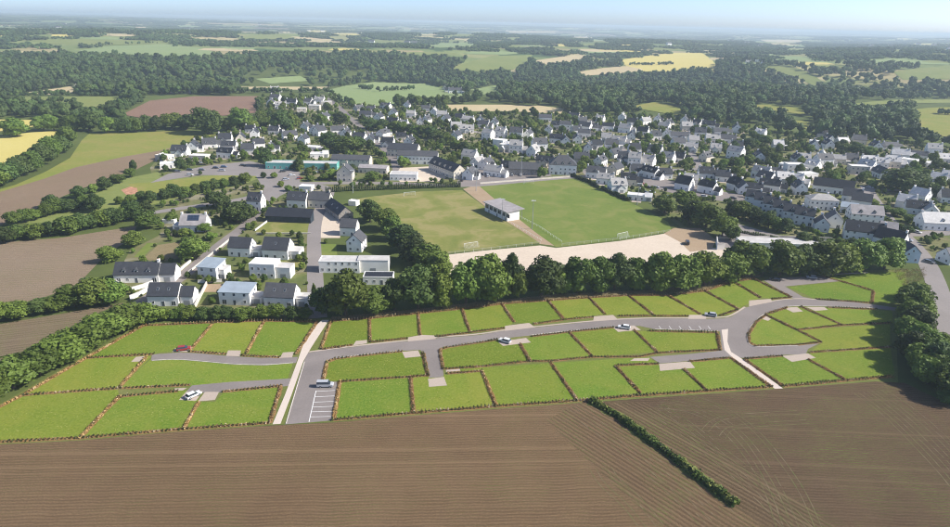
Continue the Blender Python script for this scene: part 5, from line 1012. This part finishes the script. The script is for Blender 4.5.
wall_([(198, 283), (222, 282)], 1.2, 'short white wall below the cube house'); wall_([(255, 231), (267, 222)], .8, 'low white wall at the left of the dry lawn'); wall_([(256, 234), (311, 234)], .6, 'low pale wall along the bottom of the dry lawn', 'cream_render')
wall_([(716, 243), (717, 250), (724, 250)], 3.4, 'tall white wall panel at the edge of the gravel yard'); wall_([(716, 239), (780, 238), (832, 240)], 1.2, 'long pale wall along the car park above the belt', 'cream_render')
wall_([(480, 184), (520, 180.8), (570, 177.2)], 1.0, 'low wall between the greener pitch and the street', 'cream_render'); POSTM = None
def rail(pix, h, label, step=3.0, mesh_wire=False):
    global POSTM
    pts = dens([at(*p) for p in pix], step); c = pts[0].copy(); e = link(bpy.data.objects.new('fence', None)); e.location = c; tag(e, label, 'fence')
    if POSTM is None: m_ = MB(); m_.tube((0, 0, 0), (0, 0, 1), .05, .05, 5); POSTM = m_.mesh('post', 'white_frame')
    for p in pts: ob('post', POSTM, e, p - c, None, (1, 1, h))
    for k, z in enumerate((h, h * .5) if not mesh_wire else (h, h * .66, h * .33)):
        m_ = MB()
        for a, b in zip(pts, pts[1:]): m_.tube(a - c + Vector((0, 0, z)), b - c + Vector((0, 0, z)), .05 if k == 0 else .02, .05 if k == 0 else .02, 4)
        ob('rail' if k == 0 else 'wire', m_.mesh('rail', 'white_frame' if not mesh_wire else 'grey_metal'), e)
rail([(492, 212), (520, 229), (541, 241)], 1.0, 'white rail fence along the worn pitch'); rail([(513, 214), (540, 228), (562, 243)], 1.0, 'white spectator rail along the greener pitch')
rail([(446, 255), (500, 249), (540, 244)], 1.3, 'thin wire fence between worn pitch and gravel yard', 4, True); rail([(562, 246), (620, 240), (670, 232)], 1.3, 'thin wire fence between greener pitch and gravel yard', 4, True)

def car_meshes(paint, van=False):
    h1, h2 = (.95, 1.9) if van else (.86, 1.45); mb = MB()
    prof = [(-2.15, .35), (2.1, .35), (2.18, .6), (2.05, .78), (1.1, h1), (-2.0, h1), (-2.18, .75)] if not van else [(-2.4, .35), (2.3, .35), (2.4, .7), (2.2, .95), (1.5, 1.1), (-2.45, 1.1)]
    prof = [(a, z) for a, z in prof]; n = len(prof)
    for yy, k in ((-.88, .97), (-.8, 1.0), (.8, 1.0), (.88, .97)):
        for a, z in prof: mb.v.append((a * k, yy, z if k == 1 else .35 + (z - .35) * .93))
    for s in range(3):
        for i in range(n): mb.f.append((s * n + i, s * n + (i + 1) % n, (s + 1) * n + (i + 1) % n, (s + 1) * n + i)); mb.m.append(0)
    mb.f.append(tuple(reversed(range(n)))); mb.m.append(0); mb.f.append(tuple(3 * n + i for i in range(n))); mb.m.append(0); body = mb.mesh('body', paint)
    def frus(x0, x1, X0, X1, z0, z1, y0, y1, m):
        b = MB(); A = [(x0, -y0, z0), (x1, -y0, z0), (x1, y0, z0), (x0, y0, z0)]; B = [(X0, -y1, z1), (X1, -y1, z1), (X1, y1, z1), (X0, y1, z1)]
        [b.poly([A[i], A[(i + 1) % 4], B[(i + 1) % 4], B[i]]) for i in range(4)]; b.poly(B); return b.mesh('glasshouse', m)
    base = 1.1 if van else h1
    gl = frus(-1.95, 1.15, -1.6, .35, base - .02, h2 - .06, .8, .66, 'glass') if not van else frus(-2.4, 1.5, -2.35, .8, base - .02, h2 - .06, .84, .74, 'glass')
    b = MB(); x0, x1, yy = (-1.62, .4, .68) if not van else (-2.36, .85, .76); b.box(x0, x1, -yy, yy, h2 - .062, h2); rf = b.mesh('roof', paint)
    b = MB(); b.tube((0, -.1, 0), (0, .1, 0), .33, .33, 10, 0); b.tube((0, -.115, 0), (0, .115, 0), .19, .19, 8, 1); wh = b.mesh('wheel', ['tyre', 'grey_metal'])
    b = MB(); b.box(-.05, .05, -.2, .2, -.08, .08); hl = b.mesh('headlight', 'lamp_lens'); b = MB(); b.box(-.04, .04, -.15, .15, -.12, .12); tl = b.mesh('tail_light', 'tail_red')
    return body, gl, rf, wh, hl, tl
CARS = {}
def car(px, py, yaw, col, label, van=False, group='parked cars', z=.05):
    k = (col, van)
    if k not in CARS: CARS[k] = car_meshes('paint_' + col, van)
    body, gl, rf, wh, hl, tl = CARS[k]; p = at(px, py, z); e = link(bpy.data.objects.new('van' if van else 'car', None)); e.location = p; e.rotation_euler = (0, 0, R(yaw)); tag(e, label, 'van' if van else 'car', group)
    ob('body', body, e); ob('glasshouse', gl, e); ob('roof', rf, e)
    for x in (-1.32, 1.35):
        for y in (-.8, .8): ob('wheel', wh, e, (x, y, .33))
    for y in (-.6, .6): ob('headlight', hl, e, (2.12 if not van else 2.33, y, .66 if not van else .75)); ob('tail_light', tl, e, (-2.14 if not van else -2.43, y, .72))
site = 'cars parked on the building site'
car(184, 350, 20, 'red', 'red car parked on the drive of the first upper left lawn', group=site); car(193.5, 396.5, 52, 'white', 'white car at the end of the lower left cul-de-sac', group=site); car(325.5, 386.5, 4, 'silver', 'silver van beside the marked parking bays', True, site)
car(505, 342, 150, 'white', 'white car on a drive below the main road', group=site); car(624, 328.5, 165, 'white', 'dark-windowed white car on the drive right along the road', group=site); car(710.5, 316, 160, 'silver', 'silver car near the road junction', group=site); car(775, 280.5, 165, 'black', 'black car on the upper parking place', group=site); car(811.5, 278.5, 165, 'silver', 'silver car at the back of the upper parking place', group=site)
car(687, 244, 80, 'black', 'dark car alone on the dirt yard', True, None)
vc = [(178, 172, 'grey'), (190, 170.5, 'black'), (202, 170.5, 'grey'), (216, 168.5, 'black'), (224, 167.5, 'blue'), (243, 166, 'black'), (200, 163.5, 'white'), (213, 162.5, 'black'), (190, 175.5, 'white'), (222, 171, 'silver')]
for i, (x, y, c) in enumerate(sorted(vc)): car(x, y, 8, c, '%s car, %s from the left on the street above the roadside meadow' % (c, ORD[i]), group='cars on the western street')
vc = [(283, 172, 'black'), (292, 176, 'white'), (300, 179, 'red'), (305, 173.5, 'grey'), (286, 180, 'silver'), (318, 173, 'white'), (312, 168, 'black'), (296, 169.5, 'blue')]
for i, (x, y, c) in enumerate(sorted(vc)): car(x, y, 30, c, '%s car, %s from the left in front of the turquoise building' % (c, ORD[i]), group='cars by the turquoise building')
vc = [(462, 181, 'black'), (468, 178.5, 'white'), (474, 178, 'grey'), (480, 177.5, 'blue'), (488, 177, 'white'), (503, 176.5, 'black'), (512, 176, 'silver'), (521, 175.6, 'white')]
for i, (x, y, c) in enumerate(sorted(vc)): car(x, y, 80, c, '%s car, %s from the left in the car park above the walkway' % (c, ORD[i]), group='cars above the pitches')
vc = [(642, 190, 'white'), (648, 188, 'black'), (645, 193, 'grey'), (652, 193, 'white'), (641, 184, 'red'), (656, 188, 'silver'), (668, 197.5, 'grey'), (733, 199, 'black'), (704, 197, 'white')]
for i, (x, y, c) in enumerate(sorted(vc)): car(x, y, -20, c, '%s car, %s from the left in the car park right of the greener pitch' % (c, ORD[i]), group='cars right of the greener pitch')
vc = [(908, 241, 'silver'), (917, 233, 'white'), (870, 188, 'white'), (844, 188, 'grey'), (929, 263, 'grey')]
for i, (x, y, c) in enumerate(sorted(vc)): car(x, y, -50, c, '%s car, %s from the left on the road at right' % (c, ORD[i]), group='cars on the right road')

# ---- garden trees and shrubs of the village (uncountable), tufts on the lawns
hk = kdtree.KDTree(len(housepos) + len(treepos))
for i, hpos in enumerate(housepos): hk.insert((hpos[0], hpos[1], 0), i)
for i, hpos in enumerate(treepos): hk.insert((hpos[0], hpos[1], 0), len(housepos) + i)
hk.balance()
STREETS = [o for o in bpy.data.objects if o.name.split('.')[0] in ('street', 'road', 'car_park', 'yard', 'football_pitch', 'gravel_yard', 'sports_lawn', 'pitch_walkway', 'dirt_yard', 'meadow', 'field', 'garden_plot', 'site_verge') and o.type == 'MESH']
from mathutils.bvhtree import BVHTree
vv, ff = [], []
for o in STREETS:
    k = len(vv); vv += [(v.co.x, v.co.y, 0.0) for v in o.data.vertices]; ff += [tuple(k + i for i in p.vertices) for p in o.data.polygons]
bvh = BVHTree.FromPolygons(vv, ff)
P, S = [], []
VB = [at(*p) for p in VILLAGE]; VBp = [(p.x, p.y) for p in VB]; xs = [p[0] for p in VBp]; ys = [p[1] for p in VBp]
n = 18000; gx = rng.uniform(min(xs), max(xs), n); gy = rng.uniform(min(ys), max(ys), n); kk = inpoly(gx, gy, VBp)
for x, y in zip(gx[kk], gy[kk]):
    _, i, d = hk.find((x, y, 0)); need = housepos[i][2] * .62 + .6 if i < len(housepos) else 2
    if d < need: continue
    if bvh.ray_cast((x, y, 5), (0, 0, -1))[0] is not None: continue
    s_ = rng.choice([.14, .2, .28, .42, .6, .8], p=[.3, .27, .21, .13, .06, .03]) * rng.uniform(.8, 1.2)
    if y < 420: s_ = min(s_, .34)
    P.append((x, y, 0)); S.append(s_)
scatter('garden_shrubs', np.array(P), np.array(S), BUSH, 'garden shrubs and small trees scattered between the village houses', 'shrubs')
def tuftmesh(nq, h, m, cl, sz=(.04, .1), flatn=.5):
    p = rng.normal(size=(nq, 3)) * (.3, .3, 0); p[:, 2] = rng.uniform(.02, h, nq); nn = rng.normal(size=(nq, 3)) * (1, 1, .5) + (0, 0, flatn * 3 if flatn > .5 else 0)
    return quadmesh('tuft', quads(p, nn, rng.uniform(*sz, nq)), m, np.array(cl)[rng.integers(0, len(cl), nq)])
TUFT = proto_coll('grass_tuft', [tuftmesh(7, .035, 'leaf_hedge', [(.22, .28, .03), (.18, .25, .022), (.33, .34, .09), (.16, .23, .02)], (.05, .14), 2) for _ in range(5)])
STRAW = proto_coll('straw_tuft', [tuftmesh(14, .6, 'leaf_hedge', [(.27, .20, .10), (.20, .15, .06), (.34, .27, .15), (.11, .12, .035)]) for _ in range(4)])
def fill(polys, per_m2):
    out = []
    for pix in polys:
        q_ = [at(*p) for p in pix]; pp = [(p.x, p.y) for p in q_]; x0, x1, y0, y1 = min(p[0] for p in pp), max(p[0] for p in pp), min(p[1] for p in pp), max(p[1] for p in pp)
        k = int((x1 - x0) * (y1 - y0) * per_m2); gx = rng.uniform(x0, x1, k); gy = rng.uniform(y0, y1, k); m_ = inpoly(gx, gy, pp); out.append(np.stack([gx[m_], gy[m_], np.full(m_.sum(), .02)], -1))
    return np.concatenate(out)
sb = []
for o in bpy.data.objects:
    if o.name.split('.')[0] in ('road', 'driveway', 'footpath') and o.type == 'MESH':
        sb.append(o)
vv, ff = [], []
for o in sb:
    k = len(vv); vv += [(v.co.x, v.co.y, 0.0) for v in o.data.vertices]; ff += [tuple(k + i for i in p.vertices) for p in o.data.polygons]
bv2 = BVHTree.FromPolygons(vv, ff)
G = fill(lots.values(), .35); G = np.array([g for g in G if bv2.ray_cast((g[0], g[1], 5), (0, 0, -1))[0] is None])
scatter('grass', G, rng.uniform(.6, 1.4, len(G)), TUFT, 'short green grass tufts on the lawns', 'grass')
G = fill([[(331, 320), (418, 312.5), (502, 303), (589, 296.5), (668, 294.5), (705, 290), (733, 280.5), (764, 276), (740, 273), (700, 284), (660, 290), (560, 294), (470, 303), (400, 311), (331, 317)], [(893, 270), (925, 268), (924, 285), (906, 290)]], 1.6)
scatter('dry_grass', G, rng.uniform(.7, 1.5, len(G)), STRAW, 'tall dry grass on the bank behind the lawns', 'dry grass')

TV, TF, TC = [], [], []
def track(pix, offs, gap=.8):
    base = dens(smooth_line([at(*p) for p in pix], 3), gap); o1 = offset_line(base, 1.0)
    for k in offs:
        ph = rng.uniform(0, 6); run = 0
        for i in range(len(base) - 1):
            if run <= 0: run = rng.integers(3, 22) * (1 if rng.random() < .72 else -1)
            if run < 0:
                run += 1
                if run == 0: run = rng.integers(4, 20)
                continue
            run -= 1; wd = rng.uniform(.035, .10); n_ = len(TV)
            for q, o, sg in ((base[i], o1[i], 1), (base[i], o1[i], -1), (base[i + 1], o1[i + 1], -1), (base[i + 1], o1[i + 1], 1)):
                v = q + o * (k + .12 * math.sin(i * .21 + ph) + sg * wd); TV.append((v.x, v.y, .05))
            TF.append((n_, n_ + 1, n_ + 2, n_ + 3)); c = (.155, .15, .06) if rng.random() < .55 else ((.21, .17, .10) if rng.random() < .7 else (.11, .14, .035)); TC.extend([c] * 4)
track([(660, 408), (690, 412), (715, 424), (732, 440), (748, 462), (764, 490), (778, 530)], [0, 1.5, 3.2, 4.7, 8, 9.5])
track([(640, 412), (672, 433), (700, 458), (730, 482), (760, 512), (790, 545)], [2, 3.6, 5.2, 6.8, 8.4])
track([(708, 432), (716, 422), (732, 418), (760, 416), (800, 414)], [0, 1.5, -3, -4.5])
track([(862, 392), (890, 412), (915, 435), (950, 472), (990, 520)], [-3, -1.4, .2, 1.8, 3.4, 5, 6.6, 8.2])
track([(560, 408), (585, 425), (620, 452), (660, 486), (700, 525)], [0, 1.6, 3.2, 4.8, 6.4, 8, 9.6, 11.2])
track([(590, 470), (600, 486), (622, 505), (640, 530)], [0, 1.5, 4, 5.5])
me = mesh('crop_seedlings', TV, TF, 'leaf_hedge'); me.color_attributes.new('col', 'FLOAT_COLOR', 'POINT').data.foreach_set('color', np.concatenate([np.array(TC, np.float32), np.ones((len(TC), 1), np.float32)], 1).reshape(-1))
o = ob('crop_seedlings', me); o['kind'] = 'stuff'; tag(o, 'thin curving lines of seedlings on the ploughed soil', 'seedlings')
row([(274, 178, 7, 6, 'mid'), (281, 187, 7, 6, 'bright'), (289, 191, 8, 6, 'mid'), (264, 178, 6, 6, 'dark'), (310, 181, 8, 6, 'mid'), (324, 180, 9, 7, 'bright')], 'the planting strips of the junction', 'young trees at the junction')
row([(592, 158, 12, 8, 'mid'), (603, 156, 12, 9, 'bright'), (648, 141, 10, 8, 'mid'), (672, 151, 11, 8, 'bright'), (688, 165, 10, 8, 'mid'), (724, 167, 11, 8, 'bright'), (748, 164, 14, 10, 'mid'), (764, 158, 16, 12, 'mid'), (775, 164, 15, 12, 'bright'), (748, 150, 16, 12, 'dark'), (762, 146, 16, 12, 'mid'), (845, 152, 14, 9, 'mid'), (857, 154, 15, 10, 'dark'), (868, 155, 13, 9, 'mid'), (838, 176, 12, 8, 'bright')], 'the gardens of the right slope', 'garden trees on the right slope')
# ---- haze
mb = MB(); mb.box(-41000, 41000, -41000, 41000, -60, 112); hz = mb.mesh('haze', 'net'); hz.materials.clear()
hm = bpy.data.materials.new('haze_air'); hm.use_nodes = True; t = hm.node_tree; t.nodes.remove(t.nodes['Principled BSDF']); pv = t.nodes.new('ShaderNodeVolumePrincipled')
pv.inputs['Color'].default_value = (.60, .72, .85, 1); pv.inputs['Density'].default_value = 1.5e-4; pv.inputs['Anisotropy'].default_value = .1
t.links.new(pv.outputs[0], t.nodes['Material Output'].inputs['Volume']); hz.materials.append(hm)
h_ = ob('haze', hz); h_['kind'] = 'stuff'; tag(h_, 'pale blue summer haze over the distant countryside', 'haze')
